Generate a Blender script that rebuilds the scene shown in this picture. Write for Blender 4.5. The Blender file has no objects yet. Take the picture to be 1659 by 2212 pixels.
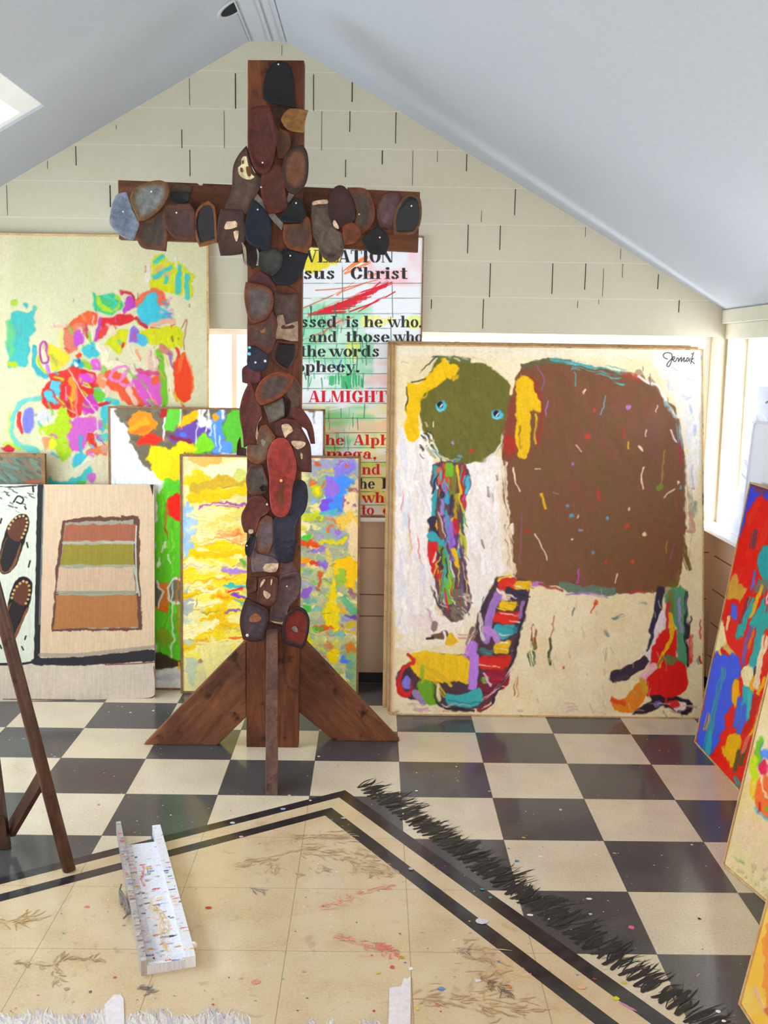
import bpy, bmesh, math, random
import numpy as np
from mathutils import Matrix, Vector

# ------------------------------------------------------------------ camera
SC = bpy.context.scene
COL = SC.collection
CAM_POS = (-0.1034, -4.2123, 1.4507)
PITCH, YAW, ROLL, FPX = 0.148414, -0.0097237, 0.0151033, 2257.534
cy_, sy_, cp_, sp_ = math.cos(YAW), math.sin(YAW), math.cos(PITCH), math.sin(PITCH)
c_f = np.array([-sy_ * cp_, cy_ * cp_, -sp_])
_r = np.array([cy_, sy_, 0.0])
_u = np.cross(_r, c_f)
c_r = _r * math.cos(ROLL) + _u * math.sin(ROLL)
c_u = -_r * math.sin(ROLL) + _u * math.cos(ROLL)
c_p = np.array(CAM_POS)
cam = bpy.data.cameras.new('camera')
cam.sensor_fit = 'HORIZONTAL'
cam.sensor_width = 36.0
cam.lens = FPX / 1659.0 * 36.0
cam.clip_start = 0.05
camo = bpy.data.objects.new('camera', cam)
M = Matrix.Identity(4)
for i in range(3):
    M[i][0], M[i][1], M[i][2], M[i][3] = c_r[i], c_u[i], -c_f[i], c_p[i]
camo.matrix_world = M
COL.objects.link(camo)
SC.camera = camo

# ------------------------------------------------------------------ light
SC.view_settings.view_transform = 'Standard'
SC.view_settings.look = 'None'
SC.view_settings.gamma = 1.0
SC.view_settings.use_curve_mapping = False
SC.view_settings.exposure = -0.08
SC.cycles.max_bounces = 7
SC.cycles.diffuse_bounces = 5
SC.cycles.glossy_bounces = 3
SC.cycles.transparent_max_bounces = 12
SC.cycles.sample_clamp_indirect = 6.0

world = bpy.data.worlds.new('overcast_sky')
SC.world = world
world.use_nodes = True
bgn = world.node_tree.nodes['Background']
bgn.inputs[0].default_value = (0.93, 0.97, 1.0, 1)
bgn.inputs[1].default_value = 3.0

def area(name, loc, look, sx, sy, power, color=(1, 1, 1)):
    """area lamp: daylight through one window opening, also used for the added bounce fills"""
    l = bpy.data.lights.new(name, 'AREA')
    l.shape = 'RECTANGLE'
    l.size, l.size_y = sy, sx   # along the wall, across it
    l.energy = power
    l.color = color
    o = bpy.data.objects.new(name, l)
    o.location = loc
    o.rotation_euler = Vector(look).to_track_quat('-Z', 'Y').to_euler()
    COL.objects.link(o)
    return o

area('daylight_right', (1.75, -1.0, 1.15), (-1, 0, .05), 0.8, 2.6, 76, (0.86, 0.92, 1.0))
area('daylight_left', (-2.9, -1.4, 1.15), (1, 0, -.06), 0.8, 3.4, 102, (0.64, 0.82, 1.0))
area('daylight_back', (0.2, .72, 1.15), (0, -1, .25), 0.75, 3.2, 22, (0.86, 0.93, 1.0))
area('daylight_front', (0.0, -5.75, 1.45), (0.10, 1, -.40), 1.0, 2.6, 90, (1.0, 0.90, 0.76))
area('back_bounce_fill', (.45, .56, .74), (0, -.42, .9), 0.14, 2.2, 22, (0.90, 0.95, 1.0))  # added low lamp that makes the ceiling glow along the back wall
area('left_bounce_fill', (-2.76, -.9, .80), (.62, 0, .78), 0.2, 2.0, 24, (0.86, 1.0, 0.96))  # added lamp that brightens the left ceiling slope from below
area('daylight_skylight', (-1.80, -.90, 2.62), (.5, 0, -.86), 0.8, 1.1, 13, (0.90, 1.0, 0.97))

sun = bpy.data.lights.new('high_sun', 'SUN')
sun.energy = 6.0
sun.angle = .03
suno = bpy.data.objects.new('high_sun', sun)
suno.rotation_euler = Vector((-.25, .02, -1)).to_track_quat('-Z', 'Y').to_euler()
COL.objects.link(suno)

# ------------------------------------------------------------------ helpers
def lin(c):
    c = np.asarray(c, dtype=np.float32) / 255.0
    return np.where(c <= 0.04045, c / 12.92, ((c + 0.055) / 1.055) ** 2.4)

def rgba(c):
    l = lin(c)
    return (float(l[0]), float(l[1]), float(l[2]), 1.0)

def tag(o, label=None, cat=None, group=None, kind=None):
    for k, v in (('label', label), ('category', cat), ('group', group), ('kind', kind)):
        if v:
            o[k] = v
    return o

def empty(name, loc=(0, 0, 0), rot=None):
    o = bpy.data.objects.new(name, None)
    o.empty_display_size = 0.1
    if rot is not None:
        o.matrix_world = Matrix.Translation(loc) @ rot
    else:
        o.location = loc
    COL.objects.link(o)
    return o

def link(name, me, mat=None, parent=None):
    o = bpy.data.objects.new(name, me)
    if mat:
        me.materials.append(mat)
    COL.objects.link(o)
    if parent:
        o.parent = parent
    return o

def mesh_py(name, vs, fs, mat=None, parent=None, smooth=False, bevel=0):
    me = bpy.data.meshes.new(name)
    me.from_pydata([tuple(v) for v in vs], [], fs)
    me.validate()
    bm = bmesh.new(); bm.from_mesh(me)
    bmesh.ops.recalc_face_normals(bm, faces=bm.faces)
    if bevel:
        bmesh.ops.bevel(bm, geom=[e for e in bm.edges], offset=bevel, segments=2, affect='EDGES', profile=.6)
    bm.to_mesh(me); bm.free()
    if smooth:
        me.polygons.foreach_set('use_smooth', [True] * len(me.polygons))
    return link(name, me, mat, parent)

def box_vf(x0, x1, y0, y1, z0, z1):
    v = [(x, y, z) for x in (x0, x1) for y in (y0, y1) for z in (z0, z1)]
    f = [(0, 1, 3, 2), (4, 6, 7, 5), (0, 4, 5, 1), (2, 3, 7, 6), (0, 2, 6, 4), (1, 5, 7, 3)]
    return v, f

def boxes(name, bs, mat, parent=None, bevel=0):
    vs, fs = [], []
    for b in bs:
        v, f = box_vf(*b)
        n = len(vs)
        vs += v
        fs += [tuple(i + n for i in q) for q in f]
    return mesh_py(name, vs, fs, mat, parent, bevel=bevel)

def prism(name, poly, axis, a0, a1, mat, parent=None, bevel=0):
    """polygon in the plane across `axis`, extruded from a0 to a1"""
    def pt(p, a):
        return {'x': (a, p[0], p[1]), 'y': (p[0], a, p[1]), 'z': (p[0], p[1], a)}[axis]
    n = len(poly)
    vs = [pt(p, a0) for p in poly] + [pt(p, a1) for p in poly]
    fs = [tuple(range(n)), tuple(range(2 * n - 1, n - 1, -1))]
    fs += [(i, (i + 1) % n, n + (i + 1) % n, n + i) for i in range(n)]
    return mesh_py(name, vs, fs, mat, parent, bevel=bevel)

def tube(name, pts, r, mat, parent=None, seg=14, r1=None, smooth=True):
    pts = [Vector(p) for p in pts]
    vs, fs = [], []
    n = len(pts)
    for i, p in enumerate(pts):
        d = (pts[min(i + 1, n - 1)] - pts[max(i - 1, 0)]).normalized()
        a = d.cross(Vector((0, 1, 0.013)))
        a.normalize()
        b = d.cross(a)
        rr = r if r1 is None else r + (r1 - r) * i / (n - 1)
        for k in range(seg):
            t = 2 * math.pi * k / seg
            vs.append(p + a * math.cos(t) * rr + b * math.sin(t) * rr)
    for i in range(n - 1):
        for k in range(seg):
            fs.append((i * seg + k, i * seg + (k + 1) % seg, (i + 1) * seg + (k + 1) % seg, (i + 1) * seg + k))
    fs.append(tuple(range(seg)))
    fs.append(tuple(range((n - 1) * seg, n * seg)))
    return mesh_py(name, vs, fs, mat, parent, smooth=smooth)

# ---------------------------------------------------------------- node maths
class NX:
    """tiny wrapper so that node maths reads like arithmetic"""
    def __init__(s, nt, sock):
        s.nt, s.k = nt, sock
    def op(s, o, b=None, c=None):
        n = s.nt.nodes.new('ShaderNodeMath'); n.operation = o
        s.nt.links.new(s.k, n.inputs[0])
        for i, v in ((1, b), (2, c)):
            if v is None: continue
            if isinstance(v, NX): s.nt.links.new(v.k, n.inputs[i])
            else: n.inputs[i].default_value = v
        return NX(s.nt, n.outputs[0])
    def __add__(s, b): return s.op('ADD', b)
    def __sub__(s, b): return s.op('SUBTRACT', b)
    def __mul__(s, b): return s.op('MULTIPLY', b)
    def gt(s, b): return s.op('GREATER_THAN', b)
    def lt(s, b): return s.op('LESS_THAN', b)
    def floor(s): return s.op('FLOOR')
    def mod(s, b): return s.op('FLOORED_MODULO', b)
    def abs(s): return s.op('ABSOLUTE')
    def mn(s, b): return s.op('MINIMUM', b)
    def mx(s, b): return s.op('MAXIMUM', b)

class Mat:
    def __init__(s, name, rough=.6, spec=.4):
        s.m = bpy.data.materials.new(name)
        s.m.use_nodes = True
        s.nt = s.m.node_tree
        s.b = s.nt.nodes['Principled BSDF']
        s.b.inputs['Roughness'].default_value = rough
        s.b.inputs['Specular IOR Level'].default_value = spec
        s.pos = None
    def node(s, t, **kw):
        n = s.nt.nodes.new(t)
        for k, v in kw.items(): setattr(n, k, v)
        return n
    def coord(s, kind='pos'):
        if kind == 'pos':
            g = s.node('ShaderNodeNewGeometry'); return g.outputs['Position']
        t = s.node('ShaderNodeTexCoord'); return t.outputs['Object']
    def xyz(s, kind='pos'):
        n = s.node('ShaderNodeSeparateXYZ')
        s.nt.links.new(s.coord(kind), n.inputs[0])
        return [NX(s.nt, o) for o in n.outputs]
    def noise(s, scale, detail=4, vec=None, kind='obj', rough=.55, scl=None, dist=0, tilt=0):
        n = s.node('ShaderNodeTexNoise')
        n.inputs['Scale'].default_value = scale
        n.inputs['Detail'].default_value = detail
        n.inputs['Roughness'].default_value = rough
        n.inputs['Distortion'].default_value = dist
        src = vec or s.coord(kind)
        if scl:
            mp = s.node('ShaderNodeMapping', vector_type='TEXTURE' if tilt else 'POINT'); mp.inputs['Scale'].default_value = scl if not tilt else tuple(1 / v for v in scl)
            mp.inputs['Rotation'].default_value = (0, tilt, 0)
            s.nt.links.new(src, mp.inputs[0]); src = mp.outputs[0]
        s.nt.links.new(src, n.inputs['Vector'])
        return NX(s.nt, n.outputs['Fac'])
    def ramp(s, fac, stops):
        n = s.node('ShaderNodeValToRGB')
        e = n.color_ramp.elements
        while len(e) < len(stops): e.new(.5)
        for i, (p, c) in enumerate(stops):
            e[i].position = p; e[i].color = rgba(c)
        s.nt.links.new(fac.k, n.inputs[0])
        return n.outputs[0]
    def mix(s, fac, a, b, blend='MIX'):
        n = s.node('ShaderNodeMix', data_type='RGBA', blend_type=blend)
        if isinstance(fac, NX): s.nt.links.new(fac.k, n.inputs[0])
        else: n.inputs[0].default_value = fac
        for i, v in ((6, a), (7, b)):
            if isinstance(v, (tuple, list)): n.inputs[i].default_value = rgba(v) if len(v) == 3 else v
            else: s.nt.links.new(v, n.inputs[i])
        return n.outputs[2]
    def color(s, v):
        if isinstance(v, (tuple, list)): s.b.inputs['Base Color'].default_value = rgba(v)
        else: s.nt.links.new(v, s.b.inputs['Base Color'])
        return s
    def bump(s, h, strength=.3, dist=.01):
        n = s.node('ShaderNodeBump')
        n.inputs['Strength'].default_value = strength
        n.inputs['Distance'].default_value = dist
        s.nt.links.new(h.k, n.inputs['Height'])
        s.nt.links.new(n.outputs[0], s.b.inputs['Normal'])
        return s
    def rough(s, v):
        s.nt.links.new(v.k, s.b.inputs['Roughness']); return s

def simple(name, c, rough=.6, var=.1, scale=20, scl=None, bump=.0, spec=.4):
    m = Mat(name, rough, spec)
    n = m.noise(scale, 4, scl=scl)
    lo = tuple(max(0, v * (1 - var)) for v in c); hi = tuple(min(255, v * (1 + var)) for v in c)
    m.color(m.ramp(n, [(.3, lo), (.7, hi)]))
    if bump: m.bump(n, bump, .004)
    return m.m

def wood(name, dark, mid, light, along='z', rough=.6, scale=9, bump=.25, tilt=0, st=.16):
    m = Mat(name, rough, .3)
    s = {'x': (st, 1, 1), 'y': (1, st, 1), 'z': (1, 1, st)}[along]
    n = m.noise(scale * 4, 8, scl=s, rough=.75, dist=.6, tilt=tilt)
    n2 = m.noise(5, 3)
    c = m.ramp(n, [(.3, dark), (.52, mid), (.75, light)])
    c = m.mix(m.ramp_f(n2, .42, .66) * .6, c, dark)
    c = m.mix(m.ramp_f(m.noise(120, 3), .62, .8) * .5, c, light)
    c = m.mix(m.ramp_f(m.noise(16, 4), .60, .70) * .8, c, tuple(v * .45 for v in dark))
    m.color(c); m.bump(n, bump, .004)
    return m.m

def _ramp_f(s, fac, a, b):
    n = s.node('ShaderNodeMapRange')
    n.inputs['From Min'].default_value = a; n.inputs['From Max'].default_value = b
    s.nt.links.new(fac.k, n.inputs[0])
    return NX(s.nt, n.outputs[0])
Mat.ramp_f = _ramp_f

# ------------------------------------------------------------------ materials
T = 0.3048
def mat_floor():
    m = Mat('checkered_vinyl_tile', .3, .2)
    x, y, z = m.xyz('pos')
    par = ((x * (1 / T)).floor() + (y * (1 / T)).floor()).mod(2.0)
    n = m.noise(150, 3, kind='pos'); nb = m.noise(7, 4, kind='pos'); nf = m.noise(420, 2, kind='pos')
    cream = m.ramp(n * .6 + nb * .4, [(.3, (190, 174, 148)), (.55, (214, 199, 173)), (.8, (222, 210, 188))])
    dark = m.ramp(n * .6 + nb * .4, [(.35, (62, 61, 63)), (.65, (84, 82, 84))])
    tile = m.mix(par, cream, dark)
    fx = ((x * (1 / T)).mod(1.0) - .5).abs(); fy = ((y * (1 / T)).mod(1.0) - .5).abs()
    seam = fx.mx(fy).gt(.4965)
    tile = m.mix(seam * .7, tile, (70, 62, 48))
    # painted rug: a tan field with two black border lines
    s1 = (x + .4577) * .547 + (y + 1.0404) * -.837
    s2 = (x - .1605) * -.85 + (y + 1.4259) * -.527
    s2 = s2 * (.135 / .154)
    d = s1.mn(s2)
    rug = d.gt(0)
    field = m.ramp(n * .45 + nb * .55, [(.28, (186, 158, 120)), (.5, (206, 182, 146)), (.75, (214, 197, 170))])
    field = m.mix(seam * .55, field, (105, 88, 58))
    scuff = m.ramp_f(m.noise(13, 5, kind='pos', dist=1.5), .6, .72) * .35
    field = m.mix(scuff, field, (150, 108, 66))
    band = (d.gt(0) * d.lt(.041)).mx(d.gt(.094) * d.lt(.135))
    blk = m.ramp(m.noise(30, 4, kind='pos'), [(.35, (24, 23, 27)), (.7, (48, 46, 52))])
    rugc = m.mix(band, field, blk)
    c = m.mix(rug, tile, rugc)
    # tiny flecks of dried paint
    v = m.node('ShaderNodeTexVoronoi'); v.inputs['Scale'].default_value = 26
    m.nt.links.new(m.coord('pos'), v.inputs['Vector'])
    sp = NX(m.nt, v.outputs['Distance']).lt(.07)
    hs = m.node('ShaderNodeHueSaturation'); hs.inputs['Saturation'].default_value = .8; hs.inputs['Value'].default_value = .85
    m.nt.links.new(v.outputs['Color'], hs.inputs['Color'])
    gate = m.noise(3.1, 2, kind='pos').gt(.5)
    c = m.mix(sp * gate * .7, c, hs.outputs[0])
    m.color(c)
    m.rough(m.ramp_f(nb, .2, .9) * .16 + .24 + nf * .04)
    m.bump(n * .6 + m.noise(60, 3, kind='pos') * .6, .10, .003)
    m.b.inputs['Coat Weight'].default_value = .55
    m.b.inputs['Coat Roughness'].default_value = .11
    return m.m

def mat_block():
    m = Mat('painted_block_wall', .55, .35)
    x, y, z = m.xyz('pos')
    zz = ((z - 1.554) * (1 / .1497)).mod(1.0)
    course = (zz - .5).abs().gt(.485) * z.gt(1.56)
    n = m.noise(40, 5, kind='pos'); n2 = m.noise(2.5, 3, kind='pos')
    c = m.ramp(n * .4 + n2 * .6, [(.3, (182, 176, 153)), (.7, (193, 188, 167))])
    c = m.mix(course * .4, c, (214, 210, 194))
    c = m.mix(z.lt(.74), c, (212, 186, 162))  # warm light below the sill is put into the wall colour
    m.color(c)
    m.bump(n * .25 + course * 1.0, .35, .004)
    return m.m

M_floor = mat_floor()
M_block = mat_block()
M_ceil = simple('matt_white_ceiling_paint', (176, 181, 189), .8, .015, 60, bump=.05)
M_trim = simple('white_gloss_trim', (246, 247, 248), .4, .01, 15)
M_head = simple('cream_gloss_header', (204, 200, 180), .45, .02, 15)
M_dark = simple('black_rubber_base', (34, 32, 32), .5, .1, 15)
M_void = simple('dark_gap', (30, 28, 24), .9, .1, 20)
M_seam = simple('board_seam', (126, 100, 84), .9, .1, 20)
M_beam = wood('cross_timber', (60, 31, 18), (106, 58, 33), (142, 86, 52), 'z', .62, 7)
M_beamx = wood('cross_bar_timber', (60, 33, 19), (108, 62, 35), (144, 90, 54), 'x', .62, 7)
M_leg = wood('grey_brown_leg_timber', (62, 40, 32), (104, 72, 58), (136, 104, 88), 'z', .6, 9)
M_pine = wood('pine_frame_strip', (168, 128, 84), (204, 168, 118), (222, 190, 144), 'z', .6, 8, .1)
M_brownstrip = wood('brown_frame_strip', (112, 78, 48), (146, 106, 70), (172, 132, 94), 'z', .6, 8, .1)
M_ply = wood('plywood_board', (150, 110, 70), (188, 148, 100), (206, 172, 128), 'x', .7, 5, .1)
M_easel = wood('brown_painted_easel_wood', (58, 36, 28), (88, 58, 44), (126, 96, 84), 'z', .38, 5, .1)
M_metal = simple('dull_metal', (120, 112, 104), .4, .2, 60)
M_nail = simple('bright_nail_head', (222, 214, 210), .35, .05, 60)

def mat_col(name, rough=.55, spec=.4, fine=.06, fscale=300, bump=.15, gain=1.0):
    m = Mat(name, rough, spec)
    a = m.node('ShaderNodeAttribute', attribute_name='Col')
    n = m.noise(fscale, 3)
    lo = 1 - fine; hi = 1 + fine
    k = m.ramp_f(n, .25, .75) * (hi - lo) + lo
    k = k * gain
    cmb = m.node('ShaderNodeCombineXYZ')
    for i in range(3): m.nt.links.new(k.k, cmb.inputs[i])
    c = m.mix(1.0, a.outputs['Color'], cmb.outputs[0], 'MULTIPLY')
    m.color(c)
    if bump: m.bump(n, bump, .002)
    return m.m
M_paint = mat_col('artist_oil_paint', .5, .22, .05, 250, .12)
def mat_leather():
    m = Mat('worn_shoe_leather', .6, .3)
    at = m.node('ShaderNodeAttribute', attribute_name='Col')
    big = m.ramp_f(m.noise(26, 6, rough=.7, dist=.8), .30, .72)
    fine = m.ramp_f(m.noise(150, 4, rough=.7), .25, .75)
    k = (big * .62 + .52) * (fine * .45 + .68) * .88
    cmb = m.node('ShaderNodeCombineXYZ')
    for i in range(3): m.nt.links.new(k.k, cmb.inputs[i])
    c = m.mix(1.0, at.outputs['Color'], cmb.outputs[0], 'MULTIPLY')
    pale = m.ramp_f(m.noise(48, 6, rough=.75, dist=1.2), .66, .76)
    c = m.mix(pale * .4, c, (150, 120, 100))
    m.color(c); m.bump(fine * .5 + big * .5, .55, .003)
    return m.m
M_leather = mat_leather()
M_mark = mat_col('dried_floor_paint', .5, .4, .15, 200, .1)

def mat_glass():
    m = bpy.data.materials.new('window_glass'); m.use_nodes = True
    nt = m.node_tree; nt.nodes.clear()
    o = nt.nodes.new('ShaderNodeOutputMaterial'); mx = nt.nodes.new('ShaderNodeMixShader')
    t = nt.nodes.new('ShaderNodeBsdfTransparent'); g = nt.nodes.new('ShaderNodeBsdfGlossy')
    g.inputs['Roughness'].default_value = .02
    mx.inputs[0].default_value = .05
    nt.links.new(t.outputs[0], mx.inputs[1]); nt.links.new(g.outputs[0], mx.inputs[2])
    nt.links.new(mx.outputs[0], o.inputs[0])
    return m
M_glass = mat_glass()

# ------------------------------------------------------------------ survey
def ray(px, py):
    return c_f + c_r * (px - 829.5) / FPX - c_u * (py - 1106) / FPX
def on(px, py, p0, n):
    d = ray(px, py); n = np.asarray(n, float)
    return c_p + d * ((np.asarray(p0, float) - c_p) @ n) / (d @ n)
def on_floor(px, py, z=0.0): return on(px, py, (0, 0, z), (0, 0, 1))
def on_y(px, py, y): return on(px, py, (0, y, 0), (0, 1, 0))

# ------------------------------------------------------------------ room shell
XL, XR, YB, YF = -2.55, 1.40, 0.32, -5.4
def zr(x): return 2.72 - .5625 * (x + .492)
def zl(x): return 2.72 + .571 * (x + .64)

def slab(name, pts, faces, vec, mat):
    """flat faces thickened along vec"""
    me = bpy.data.meshes.new(name)
    bm = bmesh.new()
    vs = [bm.verts.new(p) for p in pts]
    for f in faces: bm.faces.new([vs[i] for i in f])
    r = bmesh.ops.extrude_face_region(bm, geom=bm.faces[:])
    bmesh.ops.translate(bm, vec=vec, verts=[g for g in r['geom'] if isinstance(g, bmesh.types.BMVert)])
    bmesh.ops.recalc_face_normals(bm, faces=bm.faces)
    bm.to_mesh(me); bm.free()
    return tag(link(name, me, mat), kind='structure')

floor = tag(boxes('floor', [(XL - .2, XR + .2, YF - .2, YB + .2, -.06, 0)], M_floor), kind='structure')

def gable(name, y, dy, wx0, wx1, wz0, wz1):
    P = [(XL, y, 0), (XR, y, 0), (XR, y, wz0), (XR, y, wz1), (XR, y, zr(XR)), (-.492, y, 2.72), (-.64, y, 2.72),
         (XL, y, zl(XL)), (XL, y, wz1), (XL, y, wz0), (wx0, y, wz0), (wx1, y, wz0), (wx1, y, wz1), (wx0, y, wz1)]
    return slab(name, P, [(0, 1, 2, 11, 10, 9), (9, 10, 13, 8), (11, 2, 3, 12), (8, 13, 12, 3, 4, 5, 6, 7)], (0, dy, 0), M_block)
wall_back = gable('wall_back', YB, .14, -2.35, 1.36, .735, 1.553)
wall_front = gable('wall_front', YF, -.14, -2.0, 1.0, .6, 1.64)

def side(name, x, dx, y0, y1, zt):
    P = [(x, YB, 0), (x, YF, 0), (x, YF, .735), (x, YF, 1.545), (x, YF, zt), (x, YB, zt), (x, YB, 1.545), (x, YB, .735),
         (x, y0, .735), (x, y1, .735), (x, y1, 1.545), (x, y0, 1.545)]
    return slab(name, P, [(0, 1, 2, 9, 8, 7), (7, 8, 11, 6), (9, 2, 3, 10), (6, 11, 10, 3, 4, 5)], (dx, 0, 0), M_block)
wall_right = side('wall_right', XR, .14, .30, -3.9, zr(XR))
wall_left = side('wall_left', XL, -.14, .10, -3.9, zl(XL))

SX, SY = -1.322, -.225
ys = [YB, SY, -1.45, YF]
xs = [XL, -2.02, SX, -.64, -.492, XR]
zz = [zl(XL), zl(-2.02), zl(SX), 2.72, 2.72, zr(XR)]
P = [(x, y, z) for x, z in zip(xs, zz) for y in ys]
F = [(i * 4 + j, i * 4 + j + 1, i * 4 + j + 5, i * 4 + j + 4) for i in range(5) for j in range(3) if not (i == 1 and j == 1)]
ceiling = slab('ceiling', P, F, (0, 0, .16), M_ceil)

# battens on the ridge of the ceiling
for i, (x, w) in enumerate(((-.635, .006), (-.553, .012), (-.498, .014))):
    tag(boxes('trim_%d' % (i + 1), [(x - w / 2, x + w / 2, -3.5, YB - .01, 2.7135, 2.7205)], M_ceil), kind='structure')

# sills, header boards, base
tag(boxes('trim_4', [(XL, XR - .005, .276, .47, .735, .752)], M_trim, bevel=.004), kind='structure')
tag(boxes('trim_5', [(1.30, 1.55, YF, .275, .735, .752)], M_trim, bevel=.004), kind='structure')
tag(boxes('trim_6', [(1.372, 1.402, YF, .318, 1.607, 1.665)], M_head, bevel=.004), kind='structure')
tag(boxes('trim_7', [(1.392, 1.403, YF, .318, 1.543, 1.606)], M_head), kind='structure')
tag(boxes('baseboard_back', [(XL, XR, YB - .012, YB, 0, .045)], M_dark), kind='structure')
tag(boxes('baseboard_right', [(XR - .012, XR, YF, YB - .012, 0, .045)], M_dark), kind='structure')
tag(boxes('baseboard_left', [(XL, XL + .012, YF, YB - .012, 0, .045)], M_dark), kind='structure')

# windows
def window(name, axis, at, a0, a1, z0, z1, posts, rail=None, w=.035, out=1):
    root = tag(empty(name, (0, 0, 0)), kind='structure')
    def bx(p0, p1, q0, q1, d0, d1):
        d0, d1 = sorted((at + d0 * out, at + d1 * out))
        return (p0, p1, d0, d1, q0, q1) if axis == 'y' else (d0, d1, p0, p1, q0, q1)
    for b in ((a0, a1, z1 - w, z1), (a0, a1, z0, z0 + w), (a0, a0 + w, z0 + w, z1 - w), (a1 - w, a1, z0 + w, z1 - w)):
        boxes('window_frame', [bx(b[0], b[1], b[2], b[3], 0, .045)], M_trim, root)
    for p in posts:
        boxes('mullion', [bx(p - w / 2, p + w / 2, z0 + w, z1 - w, .004, .041)], M_trim, root)
    if rail:
        edges = [a0 + w] + [q for p in sorted(posts) for q in (p - w / 2, p + w / 2)] + [a1 - w]
        for i in range(0, len(edges), 2):
            boxes('meeting_rail', [bx(edges[i], edges[i + 1], rail - .012, rail + .012, .006, .038)], M_trim, root)
    boxes('glass_pane', [bx(a0 + w * .5, a1 - w * .5, z0 + w * .5, z1 - w * .5, .019, .024)], M_glass, root)
    return root
posts = [float(on_y(p, 730, .45)[0]) for p in (508, 667, 827, 986, 1146, 1302, 1459)]
d0 = posts[1] - posts[0]
posts = [posts[0] - d0 * k for k in (4, 3, 2, 1)] + posts
window('window_1', 'y', .41, -2.35, 1.36, .752, 1.553, posts, None, .022)
window('window_2', 'x', 1.485, -3.9, .30, .752, 1.545, (-.95, -1.95, -2.95), 1.36, .018)
window('window_3', 'x', XL - .07, -3.9, .10, .735, 1.545, (-.7, -1.5, -2.3, -3.1), 1.36, .034, -1)
window('window_4', 'y', YF - .07, -2.0, 1.0, .6, 1.64, (-1.0, 0.0), None, .04, -1)
# skylight glazing at the top of its well
sk = tag(empty('window_5'), kind='structure')
def skp(x, y, dz): return (x, y, zl(x) + dz)
def sk_quad(name, x0, x1, y0, y1, a, b, mat):
    vs = [skp(x, y, d) for d in (a, b) for x, y in ((x0, y0), (x1, y0), (x1, y1), (x0, y1))]
    mesh_py(name, vs, [(0, 1, 2, 3), (7, 6, 5, 4), (0, 1, 5, 4), (1, 2, 6, 5), (2, 3, 7, 6), (3, 0, 4, 7)], mat, sk)
gc = on(42, 232, (-.64, 0, 2.72 + .03), (-.571, 0, 1.0)); GX, GY = float(gc[0]), float(gc[1])
sk_quad('window_frame', -2.02, SX, GY, SY, .012, .045, M_trim)
sk_quad('window_frame', -2.02, SX, -1.45, -1.42, .012, .045, M_trim)
sk_quad('window_frame', GX, SX, -1.42, GY, .012, .045, M_trim)
sk_quad('window_frame', -2.02, -1.99, -1.42, GY, .012, .045, M_trim)
sk_quad('glass_pane', -1.99, GX, -1.42, GY, .028, .033, M_glass)

# open joints between the blocks of the back wall
J = []
for ox, s, lst in ((830, 2.0, ((51, 485, 620, 2), (357, 665, 740, 2), (567, 817, 930, 2), (363, 970, 1095, 2), (502, 975, 1080, 2), (870, 980, 1025, 1),
        (1022, 1075, 1120, 1), (459, 1138, 1285, 2), (729, 1138, 1270, 2), (871, 1138, 1252, 2), (1031, 1140, 1200, 1), (1185, 1185, 1250, 2),
        (204, 1293, 1335, 2), (429, 1293, 1420, 2), (927, 1295, 1315, 1), (1275, 1297, 1350, 2), (421, 910, 960, 1), (948, 1160, 1280, 1), (124, 650, 800, 1), (230, 650, 700, 1), (836, 1300, 1330, 1))),
        (0, 2.0, ((818, 338, 455, 1), (1017, 317, 470, 3), (1355, 322, 478, 2), (1522, 348, 440, 3), (327, 632, 715, 2), (785, 560, 640, 2), (820, 648, 760, 2),
        (475, 800, 895, 3), (968, 480, 640, 1), (1390, 480, 650, 1), (1512, 480, 570, 2), (1652, 650, 710, 3), (1493, 690, 765, 2), (28, 800, 930, 1), (502, 540, 560, 1), (1218, 195, 240, 1), (205, 695, 730, 1)))):
    for u, a, b, k in lst:
        t0 = on_y(ox + u / s, a / s, YB); t1 = on_y(ox + u / s, b / s, YB)
        w = (.0016, .0032, .0042)[k - 1]
        J.append((t0[0] - w / 2, t0[0] + w / 2, YB - .0012, YB + .002, t1[2], t0[2]))
tag(boxes('joint_gap', J, M_void, wall_back), kind='stuff')
J = [(-.4, XR - .02, YB - .0012, YB + .002, z - .0025, z + .0025) for z in (.612, .402, .304)]
tag(boxes('board_seam', J, M_seam, wall_back), kind='stuff')
J = []
for z in (.60, .45, .30, .15): J.append((XR - .0015, XR + .002, -2.5, YB - .02, z - .0025, z + .0025))
tag(boxes('board_seam', J, M_seam, wall_right), kind='stuff')

# recessed downlight near the ridge
q = math.atan(.571)
dl = empty('recessed_downlight', (-.647, -.12, zl(-.647) - .001), Matrix.Rotation(-q, 4, 'Y'))
tag(dl, 'small round recessed light with a dark mouth, near the ceiling ridge', 'light')
vs, fs = [], []
for i in range(32):
    a = 2 * math.pi * i / 32
    for r, z in ((.072, .0), (.070, -.006), (.056, -.006), (.054, .0)):
        vs.append((r * math.cos(a), r * math.sin(a), z))
for i in range(32):
    for k in range(4): fs.append((i * 4 + k, i * 4 + (k + 1) % 4, ((i + 1) % 32) * 4 + (k + 1) % 4, ((i + 1) % 32) * 4 + k))
mesh_py('trim_ring', vs, fs, M_ceil, dl, True)
vs = [(.0555 * math.cos(2 * math.pi * i / 32), .0555 * math.sin(2 * math.pi * i / 32), z) for z in (-.0035, -.0005) for i in range(32)]
fs = [tuple(range(32)), tuple(range(63, 31, -1))] + [(i, (i + 1) % 32, 32 + (i + 1) % 32, 32 + i) for i in range(32)]
mesh_py('dark_mouth', vs, fs, M_void, dl)

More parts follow.
